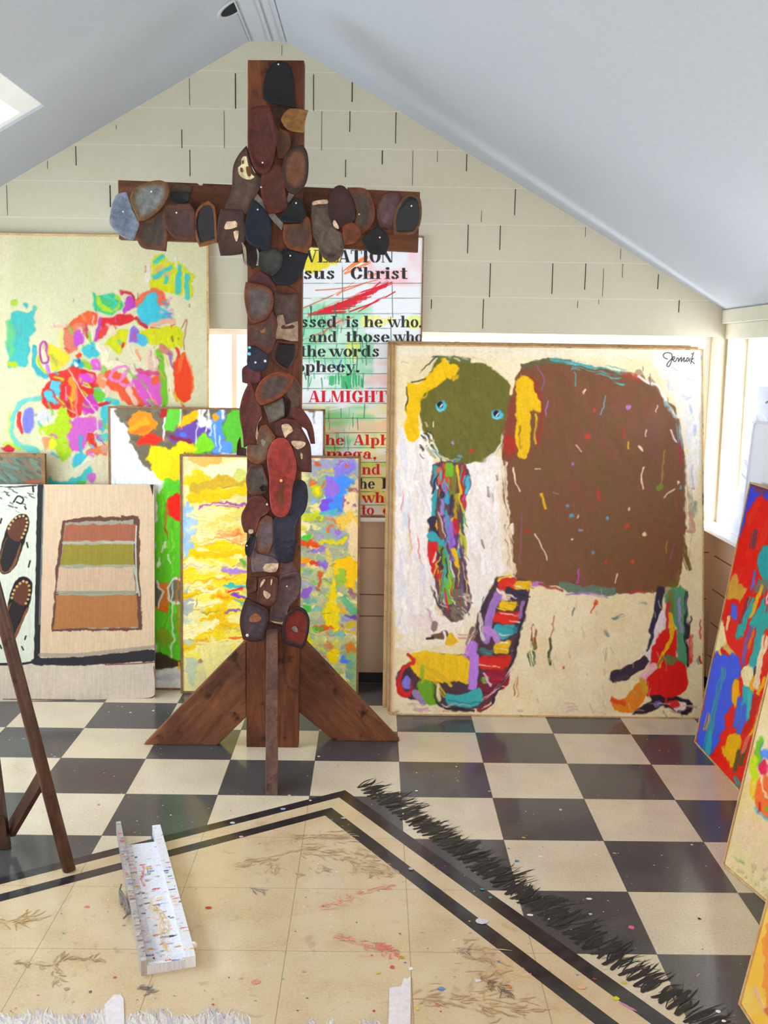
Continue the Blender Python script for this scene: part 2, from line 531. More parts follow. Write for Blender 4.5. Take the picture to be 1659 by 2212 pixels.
# ------------------------------------------------------------------ painted boards
_tabs = {}
def vnoise(x, y, seed):
    """smooth value noise, 0..1"""
    if seed not in _tabs:
        _tabs[seed] = np.random.RandomState(seed).rand(256, 256).astype(np.float32)
    t = _tabs[seed]
    xi = np.floor(x).astype(np.int32); yi = np.floor(y).astype(np.int32)
    fx = (x - xi).astype(np.float32); fy = (y - yi).astype(np.float32)
    fx = fx * fx * (3 - 2 * fx); fy = fy * fy * (3 - 2 * fy)
    a = xi & 255; b = yi & 255; a1 = (a + 1) & 255; b1 = (b + 1) & 255
    return (t[b, a] * (1 - fx) + t[b, a1] * fx) * (1 - fy) + (t[b1, a] * (1 - fx) + t[b1, a1] * fx) * fy

def pts_of(s):
    if isinstance(s, str):
        return [tuple(float(q) for q in w.split(',')) for w in s.split()]
    return list(s)

def smooth_closed(p, k=4):
    p = np.array(p, float); n = len(p); out = []
    for i in range(n):
        a, b, c, d = p[i - 1], p[i], p[(i + 1) % n], p[(i + 2) % n]
        for j in range(k):
            t = j / k
            out.append(.5 * (2 * b + (c - a) * t + (2 * a - 5 * b + 4 * c - d) * t * t + (3 * b - a - 3 * c + d) * t ** 3))
    return np.array(out)

def smooth_open(p, k=5):
    p = np.array(p, float)
    if len(p) < 3: return p
    p = np.vstack([2 * p[0] - p[1], p, 2 * p[-1] - p[-2]]); out = []
    for i in range(1, len(p) - 2):
        a, b, c, d = p[i - 1], p[i], p[i + 1], p[i + 2]
        for j in range(k):
            t = j / k
            out.append(.5 * (2 * b + (c - a) * t + (2 * a - 5 * b + 4 * c - d) * t * t + (3 * b - a - 3 * c + d) * t ** 3))
    out.append(p[-2])
    return np.array(out)

class Board:
    """A painted panel. pose = x, y, z of its lower left front corner, yaw of the bottom edge, lean, width, height.
    The paint is laid on a fine grid of the panel's own face; strokes are listed in the survey coordinates of that face."""
    seed = 100
    ws = 1.0
    def __init__(s, pose, res, base):
        s.pose = pose
        x, y, z, yaw, lean, w, h = pose
        s.w, s.h = w, h
        s.U = np.array([math.cos(yaw), math.sin(yaw), 0])
        nrm = np.array([-math.sin(yaw), math.cos(yaw), 0])
        s.V = nrm * math.sin(lean) + np.array([0, 0, 1]) * math.cos(lean)
        s.N = np.cross(s.U, s.V)
        s.B = np.array([x, y, z])
        s.nx, s.ny = int(w / res) + 1, int(h / res) + 1
        s.gu = np.linspace(0, w, s.nx); s.gv = np.linspace(0, h, s.ny)
        gu, gv = np.meshgrid(s.gu, s.gv)
        W = s.B + gu[..., None] * s.U + gv[..., None] * s.V - c_p
        dz = W @ c_f
        s.X = (829.5 + FPX * (W @ c_r) / dz).astype(np.float32)
        s.Y = (1106 - FPX * (W @ c_u) / dz).astype(np.float32)
        s.cx = (s.X.min(0), s.X.max(0)); s.ry = (s.Y.min(1), s.Y.max(1))
        s.c = np.empty((s.ny, s.nx, 3), np.float32); s.c[:] = np.array(base, np.float32)
        s.hh = np.zeros((s.ny, s.nx), np.float32)
        s.tf(0, 0, 1)
    def tf(s, ox, oy, k): s.ox, s.oy, s.k = ox, oy, k
    def P(s, q):
        a = np.array(pts_of(q), float)
        return a / s.k + np.array([s.ox, s.oy])
    def win(s, x0, x1, y0, y1):
        ci = np.nonzero((s.cx[1] >= x0) & (s.cx[0] <= x1))[0]
        ri = np.nonzero((s.ry[1] >= y0) & (s.ry[0] <= y1))[0]
        if len(ci) == 0 or len(ri) == 0: return None
        return slice(ri[0], ri[-1] + 1), slice(ci[0], ci[-1] + 1)
    def lay(s, W, m, col, var, ang, h):
        X, Y = s.X[W], s.Y[W]
        Board.seed += 1
        sd = Board.seed % 40
        ca, sa = math.cos(ang), math.sin(ang)
        a = X * ca + Y * sa; b = -X * sa + Y * ca
        st = vnoise(a * .03, b * .55, sd) * .6 + vnoise(a * .2 + 9, b * .2, sd) * .4
        col = np.asarray(col, np.float32)
        k = 1 + var * (st - .5) * 2
        m = m[..., None]
        s.c[W] = s.c[W] * (1 - m) + np.clip(col * k[..., None], 0, 255) * m
        s.hh[W] = s.hh[W] * (1 - m[..., 0]) + (h * (.6 + .8 * st)) * m[..., 0]
    def fill(s, q, col, rough=5, soft=2.2, a=1, var=.06, ang=1.57, h=.0007, sm=True, dry=0):
        p = s.P(q)
        if sm: p = smooth_closed(p, 3)
        W = s.win(p[:, 0].min() - rough - 4, p[:, 0].max() + rough + 4, p[:, 1].min() - rough - 4, p[:, 1].max() + rough + 4)
        if W is None: return
        X, Y = s.X[W], s.Y[W]
        inside = np.zeros(X.shape, bool); dist = np.full(X.shape, 1e9, np.float32)
        n = len(p)
        for i in range(n):
            x0, y0 = p[i]; x1, y1 = p[(i + 1) % n]
            if (y0 > Y.max() and y1 > Y.max()): pass
            c = (y0 > Y) != (y1 > Y)
            if y0 != y1: inside ^= c & (X < (x1 - x0) * (Y - y0) / (y1 - y0) + x0)
            dx, dy = x1 - x0, y1 - y0
            L = dx * dx + dy * dy + 1e-9
            t = np.clip(((X - x0) * dx + (Y - y0) * dy) / L, 0, 1)
            dist = np.minimum(dist, (X - x0 - t * dx) ** 2 + (Y - y0 - t * dy) ** 2)
        sd = np.sqrt(dist) * np.where(inside, 1, -1)
        Board.seed += 1
        k = Board.seed % 40 + 41
        if rough:
            ca, sa = math.cos(ang), math.sin(ang)
            aa = X * ca + Y * sa; bb = -X * sa + Y * ca
            sd = sd + rough * 2 * (vnoise(X * .07, Y * .07, k) * .6 + vnoise(X * .22, Y * .22, k + 3) * .2 + vnoise(aa * .08, bb * .4, k + 1) * .2 - .5)
        m = np.clip(sd / soft + .5, 0, 1) * a
        if dry: m = m * np.clip((vnoise(aa * .04, bb * .6, k + 2) - dry) * 6 + .5, 0, 1)
        s.lay(W, m.astype(np.float32), col, var, ang, h)
    def ell(s, x, y, rx, ry, col, rot=0, **kw):
        t = np.linspace(0, 2 * np.pi, 20, endpoint=False)
        c, n = math.cos(rot), math.sin(rot)
        ex, ey = rx * np.cos(t), ry * np.sin(t)
        kw.setdefault('rough', min(4, min(rx, ry) / s.k * .3))
        s.fill(list(zip(x + ex * c - ey * n, y + ex * n + ey * c)), col, sm=False, **kw)
    def st(s, q, w, col, rough=.22, soft=1.3, a=1, taper=0, dry=0, var=.08, h=.001, w1=None):
        p = smooth_open(s.P(q)); w = w / s.k * s.ws
        w1 = w if w1 is None else w1 / s.k
        g = max(w, w1)
        W = s.win(p[:, 0].min() - g, p[:, 0].max() + g, p[:, 1].min() - g, p[:, 1].max() + g)
        if W is None: return
        X, Y = s.X[W], s.Y[W]
        best = np.full(X.shape, 1e9, np.float32); par = np.zeros(X.shape, np.float32); off = np.zeros(X.shape, np.float32)
        n = len(p) - 1; L = np.hypot(*(p[1:] - p[:-1]).T); cum = np.concatenate([[0], np.cumsum(L)])
        for i in range(n):
            (x0, y0), (x1, y1) = p[i], p[i + 1]
            dx, dy = x1 - x0, y1 - y0; LL = dx * dx + dy * dy + 1e-9
            t = np.clip(((X - x0) * dx + (Y - y0) * dy) / LL, 0, 1)
            ex, ey = X - x0 - t * dx, Y - y0 - t * dy
            d = ex * ex + ey * ey; b = d < best
            best = np.where(b, d, best); par = np.where(b, cum[i] + t * L[i], par)
            off = np.where(b, (ex * dy - ey * dx) / math.sqrt(LL), off)
        d = np.sqrt(best); tt = par / (cum[-1] + 1e-6)
        ww = w + (w1 - w) * tt
        if taper: ww = ww * np.clip(1 - taper * np.abs(tt - .5) * 2 * np.abs(tt - .5) * 2, .05, 1)
        Board.seed += 1
        k = Board.seed % 40 + 41
        nz = vnoise(X * .10, Y * .10, k) * .6 + vnoise(par * .06, off * .5 + 50, k + 1) * .4 - .5
        sd = ww / 2 - d + rough * ww * nz
        m = np.clip(sd / soft + .5, 0, 1) * a
        if dry: m = m * np.clip((vnoise(par * .03, off * .7 + 80, k + 2) - dry) * 6 + .5, 0, 1)
        sx, sy = p[-1] - p[0]
        s.lay(W, m.astype(np.float32), col, var, math.atan2(sy, sx), h)
    def sts(s, txt, w, col, **kw):
        for q in txt.split(';'): s.st(q.strip(), w, col, **kw)
    def wash(s, fx, fy, seed, col, amt, lo=.45, hi=.75, box=None):
        X, Y = s.X, s.Y
        n = vnoise(X * fx, Y * fy, seed) * .65 + vnoise(X * fx * 2.7, Y * fy * 2.7, seed + 1) * .35
        m = np.clip((n - lo) / (hi - lo), 0, 1) * amt
        if box:
            b = s.P([box[:2], box[2:]])
            m = m * np.clip((X - b[0, 0]) / 6, 0, 1) * np.clip((b[1, 0] - X) / 6, 0, 1) * np.clip((Y - b[0, 1]) / 6, 0, 1) * np.clip((b[1, 1] - Y) / 6, 0, 1)
        s.c = s.c * (1 - m[..., None]) + np.array(col, np.float32) * m[..., None]
    def dabs(s, n, box, lx, ly, cols, seed, rot=0, **kw):
        r = random.Random(seed)
        for i in range(n):
            x = r.uniform(box[0], box[2]); y = r.uniform(box[1], box[3])
            l = r.uniform(*lx); w = r.uniform(*ly); a = rot + r.gauss(0, .16)
            dx, dy = math.cos(a) * l / 2, math.sin(a) * l / 2
            s.st([(x - dx, y - dy), (x + r.gauss(0, 2), y + r.gauss(0, 2)), (x + dx, y + dy)], w, r.choice(cols), **kw)
    def text(s, word, x0, x1, base, cap, col):
        """stencil lettering between x0 and x1 (survey px), baseline and cap height in px"""
        adv = sum(GLYPH[c][0] for c in word)
        ex = (x1 - x0) / adv
        pen = x0
        for ch in word:
            ad, adds, cuts = GLYPH[ch]
            W = s.win(pen - ex * .3, pen + ex * (ad + .3), base - cap * 1.2, base + cap * .5)
            if W is not None:
                gx = (s.X[W] - pen) / ex; gy = (base - s.Y[W]) / cap
                m = np.zeros(gx.shape, np.float32)
                aa = 1.0 / (ex * 1.0)
                for p in adds: m = np.maximum(m, _prim(p, gx, gy, aa))
                for p in cuts: m = m * (1 - _prim(p, gx, gy, aa * .6))
                s.lay(W, m * .97, col, .12, 0, .0004)
            pen += ad * ex
    def blur(s, n=1):
        for _ in range(n):
            c = s.c
            c[1:-1] = (c[:-2] + 2 * c[1:-1] + c[2:]) / 4
            c[:, 1:-1] = (c[:, :-2] + 2 * c[:, 1:-1] + c[:, 2:]) / 4
    def smudge(s, amp, f=.05, bl=1):
        s.blur(bl)
        X, Y = s.X, s.Y
        i, j = np.mgrid[0:s.ny, 0:s.nx]
        dx = amp * ((vnoise(X * f, Y * f, 71) - .5) * 1.5 + (vnoise(X * f * 2.3, Y * f * 2.3, 72) - .5))
        dy = amp * ((vnoise(X * f, Y * f, 73) - .5) * 1.5 + (vnoise(X * f * 2.3, Y * f * 2.3, 74) - .5))
        fi = np.clip(i + dy, 0, s.ny - 1.001); fj = np.clip(j + dx, 0, s.nx - 1.001)
        i2 = fi.astype(int); j2 = fj.astype(int); a = (fi - i2)[..., None]; q = (fj - j2)[..., None]
        c = s.c
        s.c = ((c[i2, j2] * (1 - q) + c[i2, j2 + 1] * q) * (1 - a) + (c[i2 + 1, j2] * (1 - q) + c[i2 + 1, j2 + 1] * q) * a).astype(np.float32)
        g = (vnoise(X * .9, Y * .9, 75) + vnoise(X * .25, Y * .25, 76) - 1) * .05
        s.c = np.clip(s.c * (1 + g[..., None]), 0, 255)
    def build(s, name, label, cat, thick, frame=None, fw=.010, back=None, group=None, relief=1.0, parts=('painted_face', 'backing_board'), gain=1.0, sat=1.14):
        R = Matrix(((s.U[0], s.V[0], s.N[0]), (s.U[1], s.V[1], s.N[1]), (s.U[2], s.V[2], s.N[2]))).to_4x4()
        root = tag(empty(name, s.B, R), label, cat, group)
        nx, ny = s.nx, s.ny
        gu, gv = np.meshgrid(s.gu, s.gv)
        hh = s.hh * relief
        hh[0, :] = hh[-1, :] = 0; hh[:, 0] = hh[:, -1] = 0
        co = np.stack([gu, gv, hh], -1).reshape(-1, 3).astype(np.float32)
        i = np.arange(nx * ny).reshape(ny, nx)
        q = np.stack([i[:-1, :-1], i[:-1, 1:], i[1:, 1:], i[1:, :-1]], -1).reshape(-1, 4)
        me = bpy.data.meshes.new(parts[0])
        me.vertices.add(len(co)); me.vertices.foreach_set('co', co.ravel())
        me.loops.add(q.size); me.loops.foreach_set('vertex_index', q.ravel().astype(np.int32))
        me.polygons.add(len(q)); me.polygons.foreach_set('loop_start', np.arange(0, q.size, 4, dtype=np.int32))
        me.polygons.foreach_set('use_smooth', np.ones(len(q), bool))
        me.update(calc_edges=True)
        at = me.color_attributes.new('Col', 'FLOAT_COLOR', 'POINT')
        col = np.ones((nx * ny, 4), np.float32); cc = s.c.reshape(-1, 3); g = cc.mean(1, keepdims=True); cc = np.clip(g + (cc - g) * sat, 0, 250)
        col[:, :3] = lin(cc) * gain
        at.data.foreach_set('color', col.ravel())
        f = link(parts[0], me, M_paint, root)
        boxes(parts[1], [(.0005, s.w - .0005, .0005, s.h - .0005, -thick, -.0004)], back or M_ply, root)
        if frame:
            e = .004
            for x0, x1, y0, y1 in ((0, s.w, 0, fw), (0, s.w, s.h - fw, s.h), (0, fw, fw, s.h - fw), (s.w - fw, s.w, fw, s.h - fw)):
                boxes('frame_strip', [(x0, x1, y0, y1, -thick - .001, e)], frame, root)
        return root

# stencil alphabet: rectangles R, rings O (outer and inner radii, optional clip), polygons Q, strokes S
def _prim(p, x, y, aa):
    k = p[0]
    def box(x0, y0, x1, y1):
        return np.clip(np.minimum(x - x0, x1 - x) / aa + .5, 0, 1) * np.clip(np.minimum(y - y0, y1 - y) / aa + .5, 0, 1)
    if k == 'R': return box(*p[1:])
    if k == 'O':
        cx, cy, rx, ry, ix, iy = p[1:7]
        d = (1 - np.sqrt(((x - cx) / rx) ** 2 + ((y - cy) / ry) ** 2)) * min(rx, ry)
        m = np.clip(d / aa + .5, 0, 1)
        if ix: m = m * (1 - np.clip((1 - np.sqrt(((x - cx) / ix) ** 2 + ((y - cy) / iy) ** 2)) * min(ix, iy) / aa + .5, 0, 1))
        if len(p) > 7: m = m * box(*p[7:])
        return m
    if k == 'Q':
        q = p[1]; n = len(q); m = np.ones(x.shape) * 9
        ar = sum(q[i][0] * q[(i + 1) % n][1] - q[(i + 1) % n][0] * q[i][1] for i in range(n))
        sg = 1 if ar > 0 else -1
        for i in range(n):
            (x0, y0), (x1, y1) = q[i], q[(i + 1) % n]
            L = math.hypot(x1 - x0, y1 - y0)
            m = np.minimum(m, sg * ((x1 - x0) * (y - y0) - (y1 - y0) * (x - x0)) / L)
        return np.clip(m / aa + .5, 0, 1)
    if k == 'S':
        q, w = p[1], p[2]; d = np.ones(x.shape) * 9
        for (x0, y0), (x1, y1) in zip(q[:-1], q[1:]):
            dx, dy = x1 - x0, y1 - y0
            t = np.clip(((x - x0) * dx + (y - y0) * dy) / (dx * dx + dy * dy), 0, 1)
            d = np.minimum(d, np.hypot(x - x0 - t * dx, y - y0 - t * dy))
        return np.clip((w / 2 - d) / aa + .5, 0, 1)

def _R(*a): return ('R',) + a
def _O(cx, cy, rx, ry, ix=0, iy=0, *c): return ('O', cx, cy, rx, ry, ix, iy) + c
_BIG = (-1, -1, 3, 3)
_arch = [_O(.44, .43, .28, .26, .07, .2, .335, .43, 2, 2), _R(.5, 0, .72, .44), _R(.42, 0, .8, .06)]
_stem = [_R(.08, 0, .3, .68), _R(0, .62, .2, .68), _R(0, 0, .38, .06)]
_tall = [_R(.08, 0, .3, 1), _R(0, .94, .2, 1), _R(0, 0, .38, .06)]
_sh = lambda l, d: [(p[0],) + ((([(a + d, b) for a, b in p[1]],) + p[2:]) if p[0] in 'QS' else ((p[1] + d, p[2], p[3] + d, p[4]) if p[0] == 'R' else (p[1] + d,) + p[2:7] + ((p[7] + d, p[8], p[9] + d, p[10]) if len(p) > 7 else ()))) for p in l]
_v = [('Q', [(.02, .68), (.27, .68), (.47, 0), (.33, 0)]), ('Q', [(.41, .04), (.46, 0), (.66, .68), (.6, .68)]), _R(-.02, .62, .33, .68), _R(.5, .62, .74, .68)]
_V = [('Q', [(.0, 1), (.26, 1), (.48, 0), (.36, 0)]), ('Q', [(.41, .06), (.46, 0), (.74, 1), (.68, 1)]), _R(-.05, .94, .32, 1), _R(.56, .94, .84, 1)]
_ost = _R(.318, -.2, .348, 1.2)
GLYPH = {
 ' ': (.5, [], []),
 'a': (.74, [_R(.36, 0, .57, .5), _O(.33, .45, .24, .24, .08, .17, 0, .45, 2, 2), _O(.18, .5, .1, .1), _O(.25, .2, .23, .21, .07, .14), _R(.45, 0, .68, .07)], [_R(.325, .05, .36, .4)]),
 'c': (.68, [_O(.32, .34, .31, .36, .1, .28), _O(.47, .5, .12, .12)], [_R(.5, .2, .8, .4), _R(.31, -.1, .34, .8)]),
 'd': (.8, [_O(.3, .34, .29, .36, .09, .28, -1, -1, .4, 2), _R(.44, 0, .66, 1), _R(.34, .94, .5, 1), _R(.5, 0, .76, .06)], []),
 'e': (.7, [_O(.33, .34, .32, .36, .11, .28), _R(.12, .32, .6, .39)], [_R(.4, .16, .8, .32), _R(.31, -.1, .34, .28), _R(.31, .43, .34, .9)]),
 'g': (.74, [_O(.3, .38, .28, .3, .09, .22), _O(.3, -.1, .28, .2, .14, .12), _R(.5, .56, .7, .66)], [_R(.29, .2, .32, .9)]),
 'h': (.84, _tall + _arch, []),
 'i': (.42, _stem + [_O(.19, .87, .13, .12)], []),
 'l': (.42, _tall, []),
 'm': (1.26, _stem + _arch + _sh(_arch, .42), []),
 'n': (.84, _stem + _arch, []),
 'o': (.7, [_O(.33, .34, .33, .36, .12, .28)], [_ost]),
 'p': (.78, [_R(.08, -.3, .3, .68), _R(0, .62, .2, .68), _R(0, -.3, .38, -.24), _O(.43, .34, .28, .36, .08, .28, .335, -1, 2, 2)], []),
 'r': (.64, _stem + [_O(.5, .54, .13, .13), _O(.46, .42, .16, .26, .06, .2, .335, .5, 2, 2)], []),
 's': (.62, [('S', [(.46, .54), (.34, .63), (.2, .6), (.16, .5), (.28, .39), (.42, .28), (.46, .16), (.34, .06), (.2, .06), (.1, .16)], .15), _R(.44, .45, .5, .68), _R(.06, 0, .12, .24)], [_R(.27, .55, .3, .8), _R(.27, -.1, .3, .13)]),
 't': (.52, [_R(.13, .04, .35, .92), _R(0, .62, .48, .68), _R(.2, 0, .5, .08)], [_R(.0, .69, .2, .7)]),
 'u': (.84, [_R(.1, .15, .32, .68), _R(0, .62, .2, .68), _R(.49, 0, .71, .68), _R(.4, .62, .55, .68), _O(.32, .2, .22, .22, .06, .15, 0, -1, .455, .2), _R(.6, 0, .8, .06)], []),
 'v': (.7, _v, []), 'w': (1.12, _v + _sh(_v, .42), []),
 'y': (.74, _v + [('S', [(.42, .05), (.3, -.2), (.18, -.24)], .07), _O(.16, -.2, .11, .1)], []),
 ',': (.36, [_O(.14, .07, .12, .11), ('S', [(.2, .04), (.12, -.16)], .06)], []),
 '.': (.36, [_O(.14, .07, .13, .11)], []),
 'A': (.84, [('Q', [(0, 0), (.07, 0), (.37, 1), (.31, 1)]), ('Q', [(.3, 1), (.47, 1), (.76, 0), (.5, 0)]), _R(.15, .26, .5, .33), _R(-.06, 0, .2, .05), _R(.42, 0, .84, .05)], []),
 'B': (.82, [_R(.08, 0, .31, 1), _R(0, .94, .3, 1), _R(0, 0, .3, .06), _O(.42, .75, .28, .26, .08, .18, .35, -1, 2, 2), _O(.44, .26, .32, .27, .1, .19, .35, -1, 2, 2)], []),
 'C': (.84, [_O(.42, .5, .4, .52, .16, .43), _R(.68, .62, .74, 1)], [_R(.56, .36, 1, .62), _R(.4, -.2, .44, 1.2)]),
 'E': (.8, [_R(.1, 0, .34, 1), _R(0, .94, .3, 1), _R(0, 0, .3, .06), _R(.38, .93, .7, 1), _R(.38, .46, .56, .54), _R(.38, 0, .74, .07), _R(.64, .68, .7, 1), _R(.68, 0, .74, .32), _R(.52, .36, .57, .64)], []),
 'G': (.9, [_O(.42, .5, .4, .52, .16, .43), _R(.58, 0, .79, .4), _R(.48, .37, .88, .43), _R(.68, .66, .74, 1)], [_R(.79, -.1, 1, .36), _R(.56, .43, 1, .62), _R(.4, -.2, .44, 1.2)]),
 'H': (.9, [_R(.08, 0, .31, 1), _R(.56, 0, .79, 1), _R(.35, .46, .52, .54), _R(0, .94, .39, 1), _R(0, 0, .39, .06), _R(.48, .94, .87, 1), _R(.48, 0, .87, .06)], []),
 'I': (.5, [_R(.11, 0, .35, 1), _R(0, .94, .46, 1), _R(0, 0, .46, .06)], []),
 'J': (.6, [_R(.22, .2, .45, 1), _R(.1, .94, .56, 1), _O(.24, .2, .21, .22, .05, .14, 0, -1, 2, .2)], []),
 'L': (.78, [_R(.1, 0, .34, 1), _R(0, .94, .44, 1), _R(0, 0, .3, .06), _R(.38, 0, .72, .07), ('Q', [(.72, 0), (.72, .38), (.62, .07), (.6, 0)])], []),
 'M': (1.04, [_R(.06, 0, .12, .96), ('Q', [(.02, 1), (.28, 1), (.5, .1), (.42, 0)]), ('Q', [(.45, .08), (.5, 0), (.76, 1), (.72, 1)]), _R(.7, 0, .93, 1), _R(0, 0, .2, .05), _R(.62, 0, 1, .05), _R(.72, .95, 1, 1)], []),
 'N': (.94, [_R(.08, 0, .14, .95), _R(0, 0, .24, .05), ('Q', [(.02, 1), (.3, 1), (.78, 0), (.58, 0)]), _R(.72, .05, .78, 1), _R(.6, .95, .9, 1)], []),
 'O': (.88, [_O(.42, .5, .4, .52, .16, .43)], [_R(.4, -.2, .44, 1.2)]),
 'R': (.86, [_R(.1, 0, .34, 1), _R(0, .94, .3, 1), _R(0, 0, .44, .06), _O(.44, .74, .28, .27, .08, .19, .38, -1, 2, 2), ('Q', [(.4, .48), (.58, .52), (.84, 0), (.6, 0)])], []),
 'T': (.84, [_R(.27, 0, .52, 1), _R(0, .93, .23, 1), _R(.56, .93, .8, 1), _R(0, .68, .06, 1), _R(.74, .68, .8, 1), _R(.16, 0, .63, .06)], []),
 'V': (.82, _V, []),
 'Y': (.8, [('Q', [(0, 1), (.26, 1), (.48, .45), (.3, .45)]), ('Q', [(.46, .5), (.5, .45), (.76, 1), (.7, 1)]), _R(.27, 0, .5, .46), _R(.16, 0, .6, .05), _R(-.05, .95, .32, 1), _R(.58, .95, .84, 1)], []),
}

# ------------------------------------------------------------------ paintings
RED, YEL, TEAL, GRN, LAV, NAVY, ORG = (206, 34, 32), (232, 186, 20), (58, 160, 168), (112, 178, 40), (176, 136, 214), (52, 44, 66), (222, 112, 36)

# --- tall cream abstract, rearmost on the left
b = Board((-2.1128, .22, 0, 0, .0396, 1.3, 1.9362), .0026, (226, 221, 184))
b.tf(0, 480, 3.072)
b.wash(.012, .004, 3, (240, 232, 196), .7); b.wash(.02, .008, 7, (222, 216, 170), .5)
b.dabs(70, (0, 120, 1380, 700), (10, 60), (3, 10), [(224, 214, 160), (240, 234, 206), (228, 210, 190)], 5, 1.5, a=.5)
f, S, E, Q = b.fill, b.st, b.ell, b.sts
f('75,600 230,590 235,720 195,760 180,960 60,970 45,800', (84, 192, 188), sm=False, rough=6)
f('50,650 100,700 95,860 55,900', (120, 200, 130), rough=6, a=.8); f('60,940 115,935 120,965 60,970', (186, 206, 40))
E(95, 540, 27, 25, (180, 204, 80)); E(165, 548, 14, 17, (96, 190, 186)); E(232, 572, 18, 18, (120, 196, 176)); E(130, 720, 30, 45, (104, 176, 170), a=.6)
f('1030,230 1085,215 1120,270 1270,310 1270,480 1200,475 1020,440 1010,380', (206, 212, 40), rough=9, dry=.25)
f('1040,290 1120,290 1140,350 1060,360', (222, 190, 110), rough=6); f('1020,390 1150,440 1150,470 1010,440', (214, 214, 20))
Q('1075,228 1035,262;1130,300 1020,360;1240,350 1236,495', 30, (84, 196, 186)); S('1188,300 1178,460', 34, (84, 196, 196)); S('1100,370 1096,405', 28, (90, 200, 190))
S('990,285 980,390', 26, (244, 226, 226), a=.8); S('970,290 968,330', 6, (200, 90, 90)); S('1170,230 1165,300', 10, (226, 226, 226))
f('880,560 930,480 1000,440 1090,480 1120,540 1000,560', (232, 118, 84), rough=7)
E(712, 540, 95, 72, (80, 192, 128)); S('645,500 690,570 765,570 775,500', 36, (168, 212, 60)); S('700,480 770,520 740,570', 24, (70, 196, 170)); S('620,470 640,590', 14, (70, 186, 150))
f('820,500 870,485 905,540 850,580 815,610', (186, 80, 186)); S('800,465 860,468 890,510', 18, (190, 50, 70))
f('900,585 960,510 1010,470 1040,490 1045,560 1150,600 1120,640 1000,690 930,650', (78, 196, 214), rough=3); 
b.dabs(26, (1060, 500, 1150, 640), (8, 24), (6, 16), [(120, 150, 190), (150, 130, 190), (90, 180, 200), (220, 190, 190)], 8)
f('430,690 560,600 610,590 655,625 630,675 540,700 450,710', (232, 104, 58)); S('380,690 450,680', 20, (236, 200, 170))
S('690,665 860,640', 62, (216, 44, 54)); S('690,690 740,640', 30, (216, 44, 54)); S('900,640 970,700', 24, (204, 50, 60))
S('1010,690 1080,660 1150,655', 36, (238, 184, 154)); S('1000,700 1090,700 1160,680', 9, (170, 90, 70))
f('690,830 740,760 840,715 835,800 790,870 720,830', (212, 212, 24)); S('700,740 760,700', 30, (244, 226, 180))
f('930,725 1190,695 1200,850 1100,820 980,810', (214, 214, 16)); S('1200,700 1240,640 1215,850', 6, (160, 100, 70))
E(890, 750, 36, 55, (150, 118, 208)); E(940, 785, 36, 40, (88, 188, 220)); 
f('440,720 500,680 560,690 540,780 500,850 445,870 430,800', (224, 132, 104)); E(522, 768, 36, 58, (202, 92, 202), rot=.3); S('670,650 640,780', 30, (186, 84, 182)); E(585, 750, 18, 18, (186, 206, 40))
f('640,780 680,700 720,690 690,760', (222, 70, 70)); E(820, 810, 12, 24, (206, 40, 50)); 
f('330,820 400,850 470,890 400,960 330,990 325,900', (240, 220, 60), rough=7); S('410,730 400,860', 26, (240, 226, 120), a=.7); S('330,700 440,690', 14, (238, 190, 160), a=.6)
E(608, 848, 58, 52, (84, 196, 206)); S('650,820 700,870 700,940 760,935 840,960', 46, (246, 236, 206)); 
E(525, 890, 22, 18, (234, 80, 44)); E(640, 940, 36, 40, (226, 112, 204)); S('560,930 600,960', 34, (160, 196, 60)); E(680, 990, 28, 40, (150, 190, 90), a=.8)
f('470,950 510,910 550,930 555,960 480,980', (60, 176, 196)); E(505, 945, 16, 14, (240, 248, 240)); E(530, 920, 10, 10, (40, 90, 160))
S('225,830 220,930 260,1000 310,1020', 32, (82, 184, 190)); S('245,890 262,960 300,1000', 16, (206, 214, 50)); S('310,960 318,1000', 30, (206, 140, 214))
t = np.linspace(0, 6.283, 18); S(list(zip(290 + 30 * np.cos(t), 870 + 70 * np.sin(t))), 15, (184, 76, 164))
f('320,1010 470,960 560,970 640,1010 640,1090 590,1160 540,1270 470,1300 440,1230 400,1180 340,1050', (222, 60, 48)); f('690,990 800,1000 900,1110 965,1215 850,1215 790,1130 700,1110', (234, 96, 58))
E(675, 1050, 36, 46, (236, 150, 110)); S('700,1100 720,1140', 30, (238, 206, 190))
S('790,1050 740,1045 750,990 820,955 850,975 800,1050 840,1085 890,1040 860,1100', 22, (238, 146, 206)); 
f('880,1030 960,1000 1050,960 1060,1040 1075,1215 960,1215 905,1110', (222, 104, 196)); E(1030, 1040, 26, 40, (236, 100, 60)); S('850,1110 900,1200', 34, (242, 200, 180)); S('1000,880 1010,990', 70, (234, 200, 176), a=.9)
S('905,990 1040,1000 1060,960', 30, (204, 70, 120), a=.8); S('960,1080 1020,1190', 8, (240, 196, 190)); S('1060,860 1095,1215', 42, (120, 192, 44)); S('1080,830 1130,880', 44, (206, 140, 120)); S('1130,880 1150,1020', 26, (160, 120, 170)); S('1170,840 1200,940', 20, (214, 70, 60))
S('1110,900 1160,1180', 34, (236, 226, 190)); E(1212, 1040, 64, 160, (232, 74, 30), rough=3); S('1215,880 1190,990', 26, (236, 110, 50)); S('1250,900 1275,1010 1270,1130', 10, (240, 170, 120)); S('1160,1130 1170,1190', 14, (236, 170, 60))
f('285,1120 340,1060 410,1090 420,1215 320,1240 280,1190', (220, 50, 46)); f('345,1060 398,1058 405,1210 315,1195 300,1130 340,1115', (104, 204, 222), sm=False); S('360,1160 400,1190', 16, (190, 110, 140))
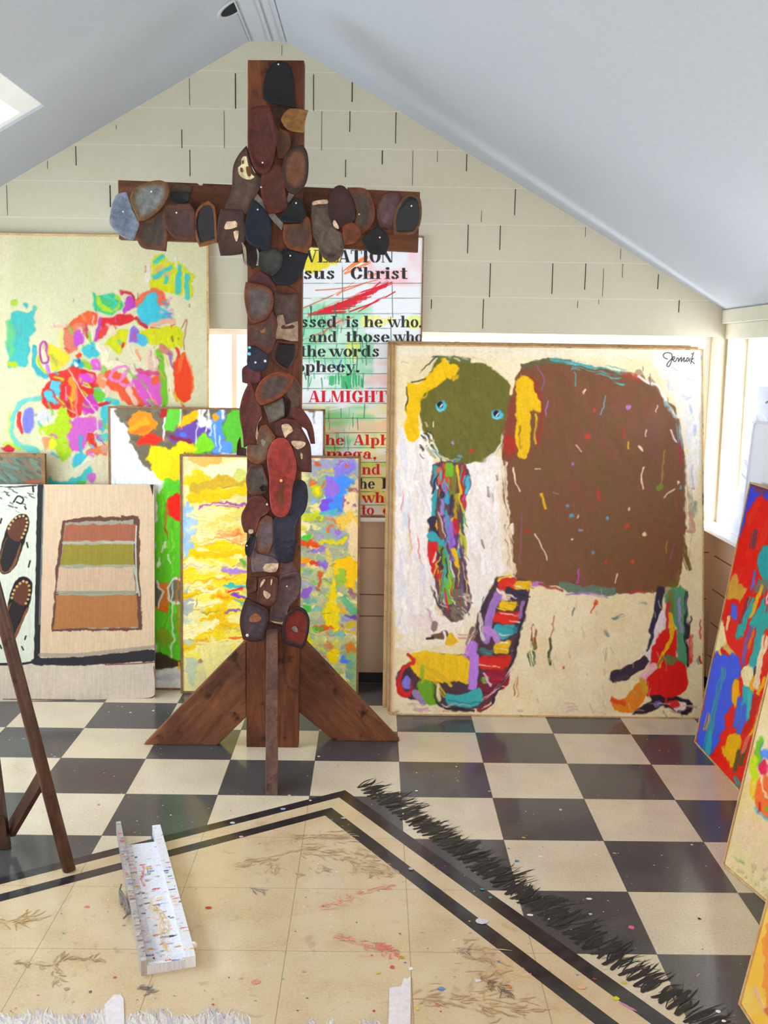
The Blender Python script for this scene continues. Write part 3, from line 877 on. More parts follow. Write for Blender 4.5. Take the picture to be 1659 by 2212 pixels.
E(575, 1040, 52, 42, (220, 86, 204)); E(560, 990, 24, 16, (206, 30, 50)); E(590, 1110, 46, 44, (214, 44, 44)); E(600, 1215, 48, 66, (206, 70, 180)); S('470,1045 490,1100 480,1170', 34, (240, 160, 50)); S('430,1090 465,1280', 26, (204, 40, 40)); S('440,1090 450,1180', 8, (244, 170, 220)); S('500,1110 515,1290', 16, (240, 130, 120)); S('480,1210 495,1260', 14, (240, 140, 60))
E(660, 1155, 40, 40, (112, 192, 60)); E(640, 1110, 24, 20, (120, 196, 130)); f('700,1170 790,1180 790,1215 720,1230 715,1310 680,1400 660,1300', (84, 200, 208)); f('640,1430 730,1400 730,1450 650,1450', (100, 206, 214)); S('660,1215 720,1195', 28, (206, 36, 50)); 
S('270,1165 150,1190 85,1280 75,1390 130,1480 260,1510', 30, (126, 212, 196)); S('60,1260 55,1400 100,1490', 18, (222, 230, 120), a=.9); S('150,1500 260,1535', 20, (120, 214, 190)); S('30,1470 130,1500', 30, (190, 222, 60), a=.8)
E(190, 1315, 44, 86, (136, 136, 218), rough=2); S('125,1270 118,1330 145,1390', 26, (222, 60, 60)); S('235,1275 265,1280', 16, (170, 170, 170)); E(292, 1288, 48, 48, (228, 224, 246)); S('260,1320 270,1380', 16, (110, 200, 180))
f('275,1370 360,1330 385,1240 420,1230 480,1310 460,1400 420,1480 350,1440 280,1410', (188, 216, 28), rough=9); f('360,1440 460,1430 460,1560 400,1570', (186, 216, 40), rough=8); f('285,1420 350,1440 340,1490 290,1500', (238, 160, 110)); E(345, 1478, 28, 34, (246, 232, 60)); S('230,1440 280,1500', 40, (232, 240, 190))
f('490,1300 640,1300 690,1350 600,1400 575,1500 470,1520 460,1440', (216, 112, 200), rough=6); E(650, 1335, 24, 24, (222, 130, 210)); S('600,1420 625,1500', 40, (220, 62, 46)); S('610,1480 640,1540', 24, (160, 180, 230)); E(640, 1535, 70, 46, (234, 130, 84)); E(690, 1500, 30, 30, (228, 170, 140))
S('535,1420 540,1520', 24, (80, 170, 200)); E(55, 1505, 40, 26, (214, 36, 50))
b.tf(0, 860, 3.072)
E(540, 420, 60, 60, (84, 198, 214)); f('310,360 400,400 330,520 330,590 560,590 600,470 540,440 420,420', (96, 206, 196)); E(410, 485, 85, 75, (240, 234, 196)); S('500,500 570,440 610,400', 60, (242, 236, 204)); E(610, 535, 28, 40, (212, 120, 200)); S('590,470 520,560', 24, (84, 200, 200)); S('420,410 450,380', 30, (168, 210, 50)); E(540, 570, 30, 12, (110, 190, 60)); f('640,400 730,400 730,590 650,590', (238, 226, 190), rough=8)
b.tf(0, 480, 3.072)
Q('460,975 500,1050 550,1140 600,1210 640,1290 652,1370;610,620 612,700 620,780;1020,830 1022,960', 8, (246, 240, 222), rough=.1)
b.dabs(90, (280, 480, 1270, 1500), (6, 40), (3, 8), [(240, 232, 200), (200, 60, 60), (90, 60, 50), (120, 180, 60), (230, 130, 200)], 21, 1.4, a=.7)
b.dabs(70, (330, 640, 1230, 1480), (24, 90), (8, 20), [(240, 210, 190), (226, 90, 70), (206, 100, 190), (206, 206, 60), (90, 196, 206), (240, 160, 120), (130, 196, 80), (236, 226, 200), (190, 60, 80)], 41, 1.0, dry=.25, a=.85)
b.dabs(24, (300, 1000, 760, 1560), (20, 70), (8, 18), [(190, 216, 40), (226, 120, 206), (84, 200, 208), (240, 200, 60), (236, 226, 200)], 42, .6, dry=.25)
b.smudge(3, .05, 1)
b.build('painting', 'tall cream abstract painting with bright blobs, rearmost canvas on the left', 'painting', .018, M_pine, .008, gain=.68)

# --- canvas with flowers in a green column
b = Board((-1.2341, .1772, 0, 0, .045, .918, 1.2240), .0026, (222, 224, 230))
b.tf(0, 860, 3.072); f, S, E, Q = b.fill, b.st, b.ell, b.sts
b.dabs(90, (740, 60, 1000, 600), (80, 200), (6, 16), [(232, 234, 240), (204, 208, 216), (214, 218, 226)], 3, 1.45)
f('830,40 2000,40 2000,110 1640,300 1560,360 1200,380 1000,470 880,330 850,200', (104, 96, 78), rough=6)
b.dabs(60, (850, 65, 1590, 300), (20, 60), (10, 24), [(120, 106, 84), (84, 84, 66), (104, 72, 74), (140, 110, 90)], 4)
f('860,130 930,75 990,110 1040,160 1000,220 930,250 870,250 860,190', (224, 132, 40), rough=6); S('880,200 970,150', 40, (232, 150, 40)); S('900,240 980,190', 30, (222, 112, 36))
f('920,300 960,240 1030,225 1090,270 1010,300', (222, 52, 30)); f('1110,80 1200,70 1190,170 1150,220 1100,200', (98, 176, 62), rough=6); S('1100,75 1080,120', 34, (150, 40, 40))
S('1205,190 1240,140 1310,110', 56, (234, 170, 26), rough=.4); f('1190,210 1300,150 1400,170 1420,260 1330,300 1150,290 1120,260', (104, 76, 150), rough=6); S('1140,260 1260,290', 30, (120, 46, 70)); E(1215, 235, 26, 18, (90, 116, 206))
f('1390,160 1480,60 1480,340 1420,360', (96, 140, 216), rough=5); f('1480,180 1540,70 1640,60 1640,330 1530,330', (92, 172, 58), rough=5); f('1480,300 1530,290 1530,360 1420,360', (104, 150, 224)); E(1425, 130, 20, 32, (226, 160, 40)); f('1290,320 1350,240 1400,270 1420,360 1290,360', (120, 190, 44))
f('980,300 1120,330 1190,290 1290,300 1290,360 1200,370 1190,540 1110,565 1010,470', (234, 196, 14), rough=7)
for i, (x, y0, y1) in enumerate(((1325, 60, 150), (1345, 60, 120), (1380, 70, 200), (1468, 60, 130), (1305, 170, 300), (1360, 160, 230), (1405, 170, 240), (1430, 180, 320), (1465, 240, 360), (1090, 130, 270), (1192, 60, 180), (1340, 140, 170), (1385, 170, 190))):
    S([(x, y0), (x + 2, (y0 + y1) / 2), (x, y1)], (14, 18, 10, 20, 7, 9, 8, 7, 8, 12, 8, 60, 40)[i], (236, 238, 246))
f('1060,640 1110,560 1190,540 1400,560 1400,1790 1040,1790 1040,660', (98, 188, 44), rough=4); b.dabs(60, (1040, 650, 1195, 1700), (60, 160), (6, 14), [(116, 204, 54), (84, 166, 44), (110, 196, 60)], 6, 1.57)
S('1110,560 1180,600', 60, (90, 180, 50)); E(1190, 725, 78, 92, (226, 40, 22)); S('1110,700 1105,900', 12, (184, 96, 30)); S('1100,860 1106,940', 7, (160, 60, 20))
S('1090,1250 1085,1370', 66, (204, 124, 54)); S('1040,1390 1100,1400', 30, (206, 120, 40)); E(1035, 1300, 40, 88, (104, 100, 90)); E(1180, 1280, 68, 90, (112, 112, 96)); t = np.linspace(1.2, 5.1, 12); S(list(zip(1175 + 64 * np.cos(t), 1280 + 88 * np.sin(t))), 15, (240, 240, 236)); S('1050,1220 1075,1300 1045,1390', 12, (240, 240, 236)); S('1145,1230 1145,1560 1140,1740', 11, (226, 240, 220)); S('1180,1180 1185,1640', 9, (190, 120, 40))
Q('1080,980 1075,1020;1065,1060 1062,1120;1130,1050 1130,1100;1090,960 1095,990', 12, (236, 244, 232)); E(1085, 1590, 40, 60, (150, 140, 40), a=.6)
f('1030,1690 1130,1720 1200,1740 1400,1720 1400,1800 1030,1800', (62, 56, 38), rough=6); f('1030,1800 1400,1800 1400,1950 1030,1950', (222, 222, 222), rough=3); S('1040,1850 1190,1860', 30, (200, 200, 204)); S('1185,1750 1185,1800', 14, (230, 170, 40))
b.tf(640, 860, 7.9)
f('50,150 460,180 470,960 50,1100', (230, 231, 246), rough=3, sm=False); f('200,165 340,175 330,235 300,240 230,215', (96, 94, 66), rough=5); Q('310,230 305,330', 26, (120, 120, 110)); S('308,330 306,410', 10, (80, 80, 70))
b.smudge(4, .05, 1)
b.build('painting', 'canvas of orange and yellow blooms over a bright green column', 'painting', .014, M_brownstrip, .008, gain=1.12, sat=1.2)

# --- small dark canvas behind the shoe painting
b = Board((-1.9966, .15, 0, 0, .05, .5, 1.0217), .003, (96, 100, 84))
b.tf(0, 860, 3.072)
b.dabs(160, (-500, 365, 290, 620), (30, 90), (10, 26), [(84, 96, 82), (116, 112, 90), (96, 120, 104), (124, 96, 82), (90, 84, 76)], 9, .6)
b.st('180,560 260,550', 24, (150, 84, 64)); b.st('60,390 250,380', 16, (86, 130, 110)); b.st('20,440 120,470', 20, (92, 120, 112))
b.build('painting', 'small murky green canvas in a brown strip frame, above the painted shoes', 'painting', .018, M_brownstrip, .016)

# --- painting of two shoes beside a striped panel
b = Board((-1.7618, -.0167, 0, .1036, .1413, .7445, .9059), .002, (236, 214, 186))
b.tf(0, 860, 3.072); f, S, E, Q = b.fill, b.st, b.ell, b.sts
f('-400,570 250,570 245,1250 232,1770 -400,1770', (236, 240, 220), rough=3, sm=False)
b.dabs(70, (-60, 590, 230, 760), (10, 40), (4, 12), [(60, 60, 66), (204, 210, 200), (226, 232, 220)], 3, .4, a=.8, dry=.4)
Q('90,690 120,650 155,670 140,700 110,690;10,800 2,830;165,720 172,735;178,960 185,990;200,1080 190,1120;0,1640 10,1660;172,1580 166,1600;145,1650 155,1670;20,1300 10,1330', 11, (50, 50, 56))
f('270,575 1025,575 1035,1690 262,1700', (238, 210, 176), rough=2, sm=False); f('285,900 350,900 340,1500 280,1550', (240, 206, 172), a=.6)
f('-400,1775 200,1770 1035,1750 1045,2020 -400,2020', (228, 212, 192), rough=2, sm=False)
S('268,585 258,1100 245,1740', 40, (46, 44, 48)); S('290,600 278,1000 262,1500', 12, (150, 150, 150), a=.7); f('230,1770 235,1725 500,1720 800,1690 1030,1670 1035,1740 700,1765 400,1775', (52, 48, 54), rough=3)
S('265,1705 500,1705 800,1675 1030,1650', 26, (168, 156, 142), a=.7); S('-80,1765 120,1765 230,1750', 16, (50, 46, 50)); S('-100,578 60,590 240,580', 12, (50, 46, 50), dry=.4); S('1008,580 1014,640', 22, (56, 50, 50), w1=4); S('700,1770 900,1762 1030,1752', 6, (130, 40, 40)); S('218,585 222,620', 12, (50, 46, 50))
f('410,810 600,785 800,790 800,775 925,780 925,1100 945,1540 345,1548 370,1180', (112, 74, 64), rough=4, sm=False); f('430,825 880,810 890,1100 915,1525 365,1530 400,1130', (176, 170, 152), rough=3, sm=False)
f('430,840 905,835 900,945 420,950', (178, 110, 84), rough=4, sm=False); S('420,960 600,955 890,958', 18, (206, 196, 178), dry=.3); f('420,975 885,970 885,1105 405,1108', (160, 146, 58), rough=4, sm=False); S('400,1115 880,1112', 14, (176, 180, 150), dry=.3)
f('395,1125 880,1125 900,1280 372,1285', (222, 190, 160), rough=3, sm=False); S('380,1290 900,1290', 20, (160, 166, 140), dry=.25); f('375,1310 905,1305 920,1520 355,1530', (188, 126, 76), rough=3, sm=False); Q('905,850 900,1000 910,1290', 10, (206, 214, 200)); S('890,1110 925,1310', 10, (190, 206, 186))
def shoe(q_out, q_in, q_top, q_side, stit):
    f(q_out, (34, 26, 26), rough=2); f(q_side, (140, 88, 52), rough=2); f(q_top, (44, 38, 42), rough=2); f(q_in, (106, 62, 44), rough=2)
    for x, y in stit: E(x, y, 9, 9, (222, 184, 120), rough=0, rot=.6)
shoe('150,768 185,785 192,850 150,990 110,1110 50,1165 5,1160 -10,1080 40,880 90,795', '130,800 165,800 170,850 130,950 50,905 80,830', '50,915 132,950 100,1060 60,1140 20,1150 5,1080', '40,930 -5,1060 5,1150 50,1160 100,1110 140,990 125,960 90,1080 50,1130 15,1130 12,1060 50,940',
     [(85, 815), (68, 840), (58, 865), (105, 795), (130, 785), (155, 782), (175, 800), (180, 825), (175, 850), (168, 875), (158, 900), (145, 925)])
shoe('165,1185 205,1215 215,1280 190,1390 150,1480 110,1580 75,1600 40,1500 45,1410 80,1260 120,1200', '130,1220 170,1210 190,1250 185,1320 155,1380 85,1335 95,1270', '85,1345 160,1385 130,1470 95,1570 70,1560 60,1480', '80,1350 45,1440 55,1530 90,1560 125,1500 170,1400 190,1400 150,1490 100,1590 70,1590 40,1480 50,1400',
     [(85, 1300), (78, 1325), (95, 1275), (112, 1250), (132, 1230), (155, 1215), (178, 1222), (192, 1245), (196, 1275), (194, 1305), (186, 1335), (172, 1362)])
S('880,2000 1000,1990 1040,1960', 8, (90, 40, 44)); S('20,1998 500,2002', 5, (80, 60, 50)); S('1020,1780 1035,1900', 6, (140, 60, 50), dry=.3)
b.build('painting', 'painting of two brown moccasins beside a banded rust, olive and ochre panel', 'painting', .022, gain=.77, relief=.3, sat=1.06)

# --- pale yellow abstract standing behind the cross
b = Board((-.9246, .1307, 0, .022, .0608, .7647, 1.0296), .002, (226, 216, 152))
b.tf(380, 960, 3.456); f, S, E, Q = b.fill, b.st, b.ell, b.sts
b.wash(.02, .02, 5, (236, 224, 176), .8); b.wash(.02, .03, 9, (198, 196, 150), .6)
Ys = [(232, 196, 30), (238, 210, 60), (240, 222, 110), (240, 226, 150), (244, 232, 176), (224, 182, 20)]
f('60,90 200,80 340,90 300,140 180,150 80,120', (232, 170, 90), rough=8, a=.8); f('200,180 520,120 520,260 300,260', (234, 230, 190), rough=8); f('80,250 180,200 240,240 200,330 90,330', (222, 190, 40), rough=8)
S('150,340 360,280 520,270', 90, (198, 166, 60)); S('200,380 400,360 520,330', 70, (230, 190, 30)); S('470,230 520,240', 70, (206, 206, 120)); S('100,400 300,400', 70, (226, 184, 30))
f('60,450 140,480 150,700 120,900 60,960 50,700', (158, 190, 232), rough=8); E(110, 620, 40, 70, (182, 206, 238)); f('60,1000 110,1000 120,1230 60,1250', (160, 166, 176), rough=6, a=.8); f('50,1300 150,1420 170,1700 120,1800 60,1700', (186, 196, 176), rough=8, a=.8)
b.dabs(46, (190, 470, 520, 720), (90, 260), (16, 44), [(240, 226, 160), (236, 226, 180), (232, 214, 140), (224, 206, 110), (226, 216, 170)], 3, -.03, dry=.2)
b.dabs(34, (130, 740, 520, 1000), (90, 260), (30, 64), Ys[:5], 4, -.03, dry=.12); b.dabs(44, (100, 980, 520, 1560), (110, 280), (30, 70), Ys, 5, -.04, dry=.15)
b.dabs(30, (120, 700, 520, 1560), (60, 200), (6, 14), [(200, 170, 60), (246, 236, 200), (190, 160, 90), (226, 140, 60)], 25, -.03, dry=.3)
b.dabs(12, (300, 640, 520, 760), (40, 140), (8, 18), [(234, 110, 40), (236, 150, 90), (240, 170, 120)], 6, dry=.2); S('190,475 330,430 520,450', 16, (160, 84, 160), rough=.5); S('300,455 460,460', 9, (140, 70, 170)); S('110,820 300,820 520,800', 46, (228, 186, 20)); 
S('350,940 520,950', 40, (176, 140, 196)); S('380,1060 520,1065', 26, (80, 180, 190)); S('400,1100 500,1080', 18, (210, 50, 60)); S('440,1130 520,1130', 30, (130, 80, 190)); S('380,1240 510,1230', 24, (150, 110, 180)); S('490,880 520,890', 30, (110, 170, 70)); S('430,1180 520,1190', 30, (130, 180, 140)); S('300,1140 400,1150', 24, (234, 140, 50)); S('60,905 300,905', 4, (180, 130, 120)); S('400,1445 520,1440', 20, (224, 110, 30)); E(180, 1620, 22, 18, (160, 130, 110)); S('190,1250 340,1245', 10, (170, 150, 60)); S('155,1150 160,1210', 7, (130, 110, 80))
f('150,1500 420,1500 420,1700 300,1800 200,1650', (232, 220, 150), rough=10)
# right half, thick short dabs
b.dabs(120, (880, 100, 1370, 1800), (60, 180), (40, 90), [(150, 162, 132), (166, 168, 138), (178, 180, 142), (150, 170, 150), (186, 184, 134)], 10, .2, rough=.5)
b.dabs(90, (900, 500, 1370, 1800), (30, 90), (18, 44), [(200, 196, 70), (180, 190, 90), (156, 156, 186), (130, 172, 160), (212, 170, 70), (196, 130, 80), (150, 126, 184), (206, 194, 140), (124, 172, 110)], 11, .15, rough=.6, dry=.15)
f('1010,100 1370,110 1370,500 1290,500 1320,330 1340,220 1200,200 1010,200', (214, 190, 160), rough=6); f('1000,110 1340,120 1350,220 1150,210 1000,230', (150, 160, 180), rough=6); S('1080,150 1130,140', 30, (170, 150, 190)); f('1240,120 1340,130 1340,200 1220,230 1180,190', (136, 126, 206), rough=5); E(1265, 160, 18, 26, (214, 90, 60)); S('1050,195 1180,190', 14, (206, 180, 90)); E(1060, 140, 34, 16, (178, 96, 60))
f('1110,240 1180,230 1300,240 1320,290 1270,400 1250,500 1180,500 1100,480 1120,380 1100,300', (80, 140, 226), rough=3); f('1115,240 1170,235 1225,300 1215,370 1180,400 1110,360', (150, 116, 206), rough=4); f('1060,470 1090,430 1160,410 1190,430 1150,470 1110,505', (124, 90, 206), rough=3)
f('1010,260 1110,260 1105,400 1010,430 960,330', (150, 164, 140), rough=5); E(1050, 335, 46, 50, (196, 186, 40)); E(1045, 335, 18, 20, (226, 216, 40)); S('1010,300 1025,280', 24, (224, 100, 60)); S('1090,310 1095,290', 16, (214, 100, 60)); E(1028, 418, 18, 18, (140, 180, 232)); S('1290,330 1340,330 1360,360', 14, (150, 104, 100)); f('1270,370 1350,360 1360,500 1270,510', (230, 206, 160), rough=6); E(1338, 455, 22, 22, (150, 110, 150)); S('1270,380 1260,470', 12, (150, 80, 120))
f('930,520 1100,510 1110,560 950,570', (190, 196, 60), rough=6); S('1100,520 1180,510', 40, (96, 170, 180)); f('1230,520 1370,530 1370,620 1200,600', (226, 190, 90), rough=8); E(970, 695, 42, 26, (84, 184, 60)); S('930,740 1050,740', 40, (206, 84, 40)); S('1100,740 1260,715', 30, (216, 196, 30)); S('1150,660 1160,620', 24, (216, 110, 50)); E(1210, 640, 26, 26, (150, 120, 190)); f('1290,600 1370,590 1370,860 1300,860', (228, 204, 160), rough=6); E(965, 880, 44, 30, (228, 150, 20)); S('1030,890 1090,890', 36, (206, 70, 50)); E(1110, 900, 44, 40, (140, 110, 190)); S('1150,800 1150,970', 50, (206, 190, 110))
f('1190,880 1260,850 1360,900 1350,1040 1290,1100 1220,1020 1180,980', (232, 184, 18), rough=5); E(1235, 1010, 44, 60, (150, 180, 70)); f('1140,1020 1190,1010 1200,1180 1230,1260 1200,1380 1130,1370 1100,1250 1140,1150', (222, 196, 30), rough=5); S('1080,960 1060,1080', 30, (190, 100, 60)); E(970, 1100, 46, 40, (140, 104, 180)); E(985, 1220, 36, 30, (84, 170, 80)); E(1010, 1160, 50, 20, (120, 170, 150)); S('1250,1150 1350,1260', 60, (110, 170, 130)); S('1300,1090 1350,1130', 30, (150, 110, 120)); S('1290,1290 1350,1285', 22, (110, 80, 150)); E(1310, 1340, 40, 36, (200, 170, 60)); f('1030,1360 1090,1340 1150,1380 1080,1400', (196, 100, 40)); f('1140,1520 1190,1500 1220,1600 1190,1640 1140,1590', (226, 192, 26)); f('1000,1440 1100,1430 1060,1500 1000,1500', (190, 190, 120)); E(1310, 1520, 40, 60, (190, 120, 50)); S('1260,1610 1310,1650', 40, (90, 130, 206)); E(1300, 1720, 34, 34, (120, 140, 190)); f('1280,1600 1370,1560 1370,1820 1310,1830', (140, 180, 120), rough=8, a=.7); S('960,1420 1000,1470', 30, (214, 196, 30)); S('1030,1380 1080,1370', 26, (90, 160, 60)); E(1150, 1375, 18, 14, (220, 90, 40))
b.dabs(70, (900, 120, 1360, 1800), (14, 50), (3, 7), [(110, 100, 80), (230, 220, 180), (200, 60, 50), (90, 130, 140)], 14, .3)
b.smudge(7, .07, 2)
b.build('painting', 'pale yellow abstract canvas standing directly behind the foot of the cross', 'painting', .008, M_brownstrip, .010, relief=1.6, gain=1.1, sat=1.2)

# --- lettered scripture panel standing on the back sill
b = Board((-.6458, .300, .753, 0, .004, .7372, 1.1967), .0016, (232, 234, 238))
b.tf(630, 500, 3.455); f, S, E, Q = b.fill, b.st, b.ell, b.sts
W = b.wash
W(.02, .03, 3, (196, 224, 204), .8, .3, .6, box=(-600, 480, 560, 1200)); W(.015, .03, 13, (136, 206, 164), .8, .35, .7, box=(60, 540, 620, 1180)); W(.02, .02, 23, (240, 186, 194), .8, .35, .65, box=(560, 130, 980, 420))
W(.02, .05, 33, (236, 200, 196), .8, .3, .6, box=(540, 950, 760, 1170)); W(.02, .03, 43, (232, 230, 160), .9, .3, .7, box=(-400, 1280, 760, 2120)); W(.018, .03, 53, (140, 214, 150), .85, .3, .6, box=(240, 1290, 640, 1640)); W(.02, .05, 63, (238, 206, 180), .9, .3, .6, box=(260, 1390, 760, 1520))
f('110,120 240,110 370,190 320,240 230,300 90,290', (226, 206, 40), rough=8, a=.8); f('130,110 180,100 200,140 140,180', (240, 236, 140), a=.8); f('530,1930 720,1930 720,2010 530,2000', (238, 226, 120), rough=6, a=.8); f('300,1730 720,1720 720,1760 300,1760', (200, 226, 90), rough=6, a=.7)
f('540,640 760,640 740,700 540,700', (230, 226, 130), rough=8, a=.7); f('860,640 970,640 970,720 860,720', (222, 230, 120), rough=8, a=.7); f('420,840 500,840 500,950 430,950', (232, 226, 120), rough=8, a=.7)
Q('390,300 480,230 560,190;400,310 500,270 580,230;340,470 500,350 650,310;420,280 560,200', 22, (232, 130, 70), dry=.38, a=.9)
f('260,1080 500,1060 520,1150 440,1170 380,1160 260,1120', (84, 176, 120), rough=9, dry=.35); f('90,560 210,530 230,620 90,620', (150, 210, 180), rough=8, a=.6); f('250,650 420,650 360,720 250,720', (190, 130, 130), rough=8, a=.35)
for i in range(44):
    y = 390 + i * 5.5; S([(720 - i * 9 + (i * 37) % 60, y - 20), (640 - i * 12, y + 40 - i), (560 - i * 8 + (i * 53) % 90, y + 60 - i * 2)], 10 if i % 3 else 18, (200, 44, 58), dry=.32, a=.85)
Q('770,450 640,520 430,600;700,400 560,440 480,470;660,380 560,460;690,480 500,600', 10, (206, 40, 60), dry=.3)
Q('640,360 400,420 180,440;560,380 300,480 90,570;500,470 300,540 120,640;420,620 250,740 100,800;460,640 300,700 180,830', 9, (206, 110, 80), dry=.3, a=.85)
r = random.Random(4)
for i in range(70):
    x = r.uniform(90, 560); y = r.uniform(520, 1130); l = r.uniform(40, 120)
    S([(x, y), (x + r.uniform(-16, 16), y + l)], r.uniform(4, 11), r.choice([(60, 150, 100), (50, 90, 74), (90, 190, 140), (60, 130, 94)]), dry=.3, a=.8)
for i in range(26):
    x = r.uniform(270, 470); y = r.uniform(1290, 1640); S([(x, y), (x + r.uniform(-6, 6), y + r.uniform(40, 110))], r.uniform(3, 7), r.choice([(70, 160, 100), (60, 110, 90)]), dry=.4, a=.7)
Q('300,960 340,1040 370,960;310,1000 380,1010', 10, (90, 120, 190), dry=.4); S('280,1330 440,1300', 10, (230, 240, 232)); Q('410,1050 440,1150;440,1060 430,1160;470,1040 480,1140', 12, (70, 170, 110), dry=.2)
for x0, x1, y in ((-400, 970, 385), (-400, 960, 497), (-400, 970, 612), (-400, 740, 722), (-400, 740, 836), (-400, 740, 946), (-400, 740, 1060), (-400, 740, 1170), (-400, 740, 1282), (-400, 740, 1392), (-400, 740, 1500), (-400, 740, 1612), (-400, 740, 1722), (-400, 740, 1835), (-400, 740, 1940), (-400, 740, 2040)):
    S([(x0, y), ((x0 + x1) / 2, y + 2), (x1, y + 1)], 4.5, (84, 116, 100), rough=.5, dry=.22, a=.9)
Q('378,240 380,460 384,600;750,400 752,560 754,640;740,640 742,820;545,1290 540,1390;490,1390 496,1480;535,1060 530,1160', 5, (70, 100, 90), dry=.2)
BK, RD = (40, 38, 42), (196, 28, 44)
for wd, x0, x1, base, cap, c in (('REVELATION', 612, 852, 567, 27, BK), ('Jesus', 612, 725, 602.7, 26, BK), ('Christ', 757, 881, 602.7, 26, BK),
        ('Blessed', 592, 729, 707, 25, BK), ('is', 747, 776, 707, 25, BK), ('he', 786, 828, 707, 25, BK), ('who.', 837, 914, 707, 25, BK),
        ('reads', 578, 657, 739, 24, BK), ('and', 667, 729, 739, 24, BK), ('those', 746, 843, 739, 24, BK), ('who', 849, 914, 739, 24, BK),
        ('the', 648, 705, 770.5, 25, BK), ('words', 710, 821, 770.5, 25, BK), ('of', 838, 872, 770.5, 25, BK) if False else ('o', 838, 860, 770.5, 25, BK),
        ('prophecy.', 597, 779, 804, 25, BK), ('ALMIGHTY', 668, 860, 869, 25, RD), ('the', 688, 745, 961.6, 23, RD), ('Alpha', 765, 865, 961.6, 23, RD),
        ('omega,', 684, 816, 991, 23, RD), ('the', 832, 890, 991, 23, RD), ('and', 763, 823, 1025, 23, RD), ('t', 838, 850, 1025, 23, RD),
        ('the', 763, 811, 1055.7, 23, BK), ('L', 824, 846, 1055.7, 23, BK), ('who', 781, 850, 1086, 23, RD), ('to', 780, 809, 1112, 22, RD), ('c', 827, 847, 1112, 22, RD)):
    b.text(wd, x0, x1, base, cap, c)
S('-300,2118 980,2118', 10, (150, 90, 80), a=.6)
b.build('painting', 'tall white panel stencilled with black and red words, on the back sill', 'sign', .010, M_brownstrip, .006)

# --- large elephant canvas
b = Board((-.0262, -.112, 0, -.0029, .1948, 1.2844, 1.5277), .002, (230, 214, 174))
b.tf(820, 720, 2.572); f, S, E, Q = b.fill, b.st, b.ell, b.sts
b.wash(.012, .01, 3, (236, 224, 190), .7); b.wash(.03, .02, 8, (220, 200, 158), .5)
WH = (240, 232, 226)
f('100,560 240,540 310,640 300,740 300,1000 270,1150 320,1480 310,1660 90,1640 85,1100', WH, rough=10, ang=1.5); f('480,730 690,670 700,850 690,1000 740,1290 660,1350 560,1540 500,1500 460,1100 480,850', WH, rough=9, ang=1.5)
b.dabs(40, (100, 620, 300, 1600), (80, 260), (10, 30), [(244, 238, 232), (232, 222, 216), (240, 226, 222), (226, 222, 226)], 5, 1.5); b.dabs(24, (490, 760, 660, 1300), (80, 220), (10, 26), [(244, 238, 232), (234, 224, 216)], 6, 1.5)
f('330,1600 520,1520 560,1560 420,1700 120,1760 90,1720 200,1640', (238, 226, 206), rough=8); S('180,1590 290,1600 280,1660', 60, (236, 220, 214)); S('330,1620 430,1600', 70, (240, 228, 214))
Q('215,1110 225,1250 240,1300;160,1000 175,1200;130,860 120,1000', 8, (214, 130, 140), dry=.4); Q('270,1540 300,1600', 20, (200, 160, 180), dry=.4); S('150,1060 140,1000', 20, (190, 214, 220), a=.5); S('165,1110 175,1230', 6, (230, 200, 90)); Q('620,890 625,940;575,1150 585,1190;600,860 605,900;655,790 652,810', 14, (150, 120, 110), dry=.4)
# head
f('330,140 450,132 580,165 680,235 735,330 735,450 700,570 650,655 560,710 480,728 390,705 305,650 255,565 225,460 215,350 250,270', (102, 99, 42), rough=3, var=.08)
b.dabs(40, (270, 300, 700, 680), (40, 120), (14, 34), [(116, 108, 46), (104, 104, 48), (112, 102, 40)], 7, 1, a=.5)
S('300,135 400,138 520,160', 16, (90, 110, 80), dry=.3); S('250,640 300,600 330,690', 12, (220, 226, 210), dry=.4); S('300,650 370,710 440,700', 18, (110, 150, 150), dry=.3); S('560,712 640,660 690,560 720,450', 12, (224, 222, 206), dry=.35); S('570,150 650,180 720,240 730,340', 16, (232, 218, 186), dry=.2)
b.dabs(20, (225, 540, 300, 720), (10, 40), (4, 10), [(240, 234, 224), (60, 56, 50)], 9, .9)
f('345,145 390,165 435,190 400,245 300,300 235,350 218,450 210,585 170,600 140,570 145,450 155,300 170,275 240,262', (232, 186, 12), rough=5, ang=1.2); S('230,360 260,340 270,300', 16, (190, 160, 30), dry=.4); S('155,300 145,480', 8, (60, 50, 30), dry=.5); S('180,275 250,250', 6, (50, 40, 20)); S('410,250 430,240', 20, (200, 160, 20))
for x, y, rx, ry, px_, py_ in ((341, 405, 38, 29, 336, 398), (656, 455, 35, 31, 654, 448)):
    E(x, y, rx, ry, (84, 180, 206), rough=1); E(px_, py_, 20, 20, (28, 26, 30), rough=1); S([(px_ + 2, py_ + 14), (px_ + 14, py_ - 6)], 9, (236, 236, 236)); S([(px_ - 20, py_ + 26), (px_, py_ + 33), (px_ + 24, py_ + 24)], 8, (130, 206, 226))
E(405, 608, 9, 9, (190, 130, 200)); E(515, 657, 14, 12, (206, 50, 30)); S('303,490 304,520', 8, (230, 226, 200)); S('255,490 272,515', 6, (214, 200, 150)); E(445, 680, 20, 10, (96, 140, 160))
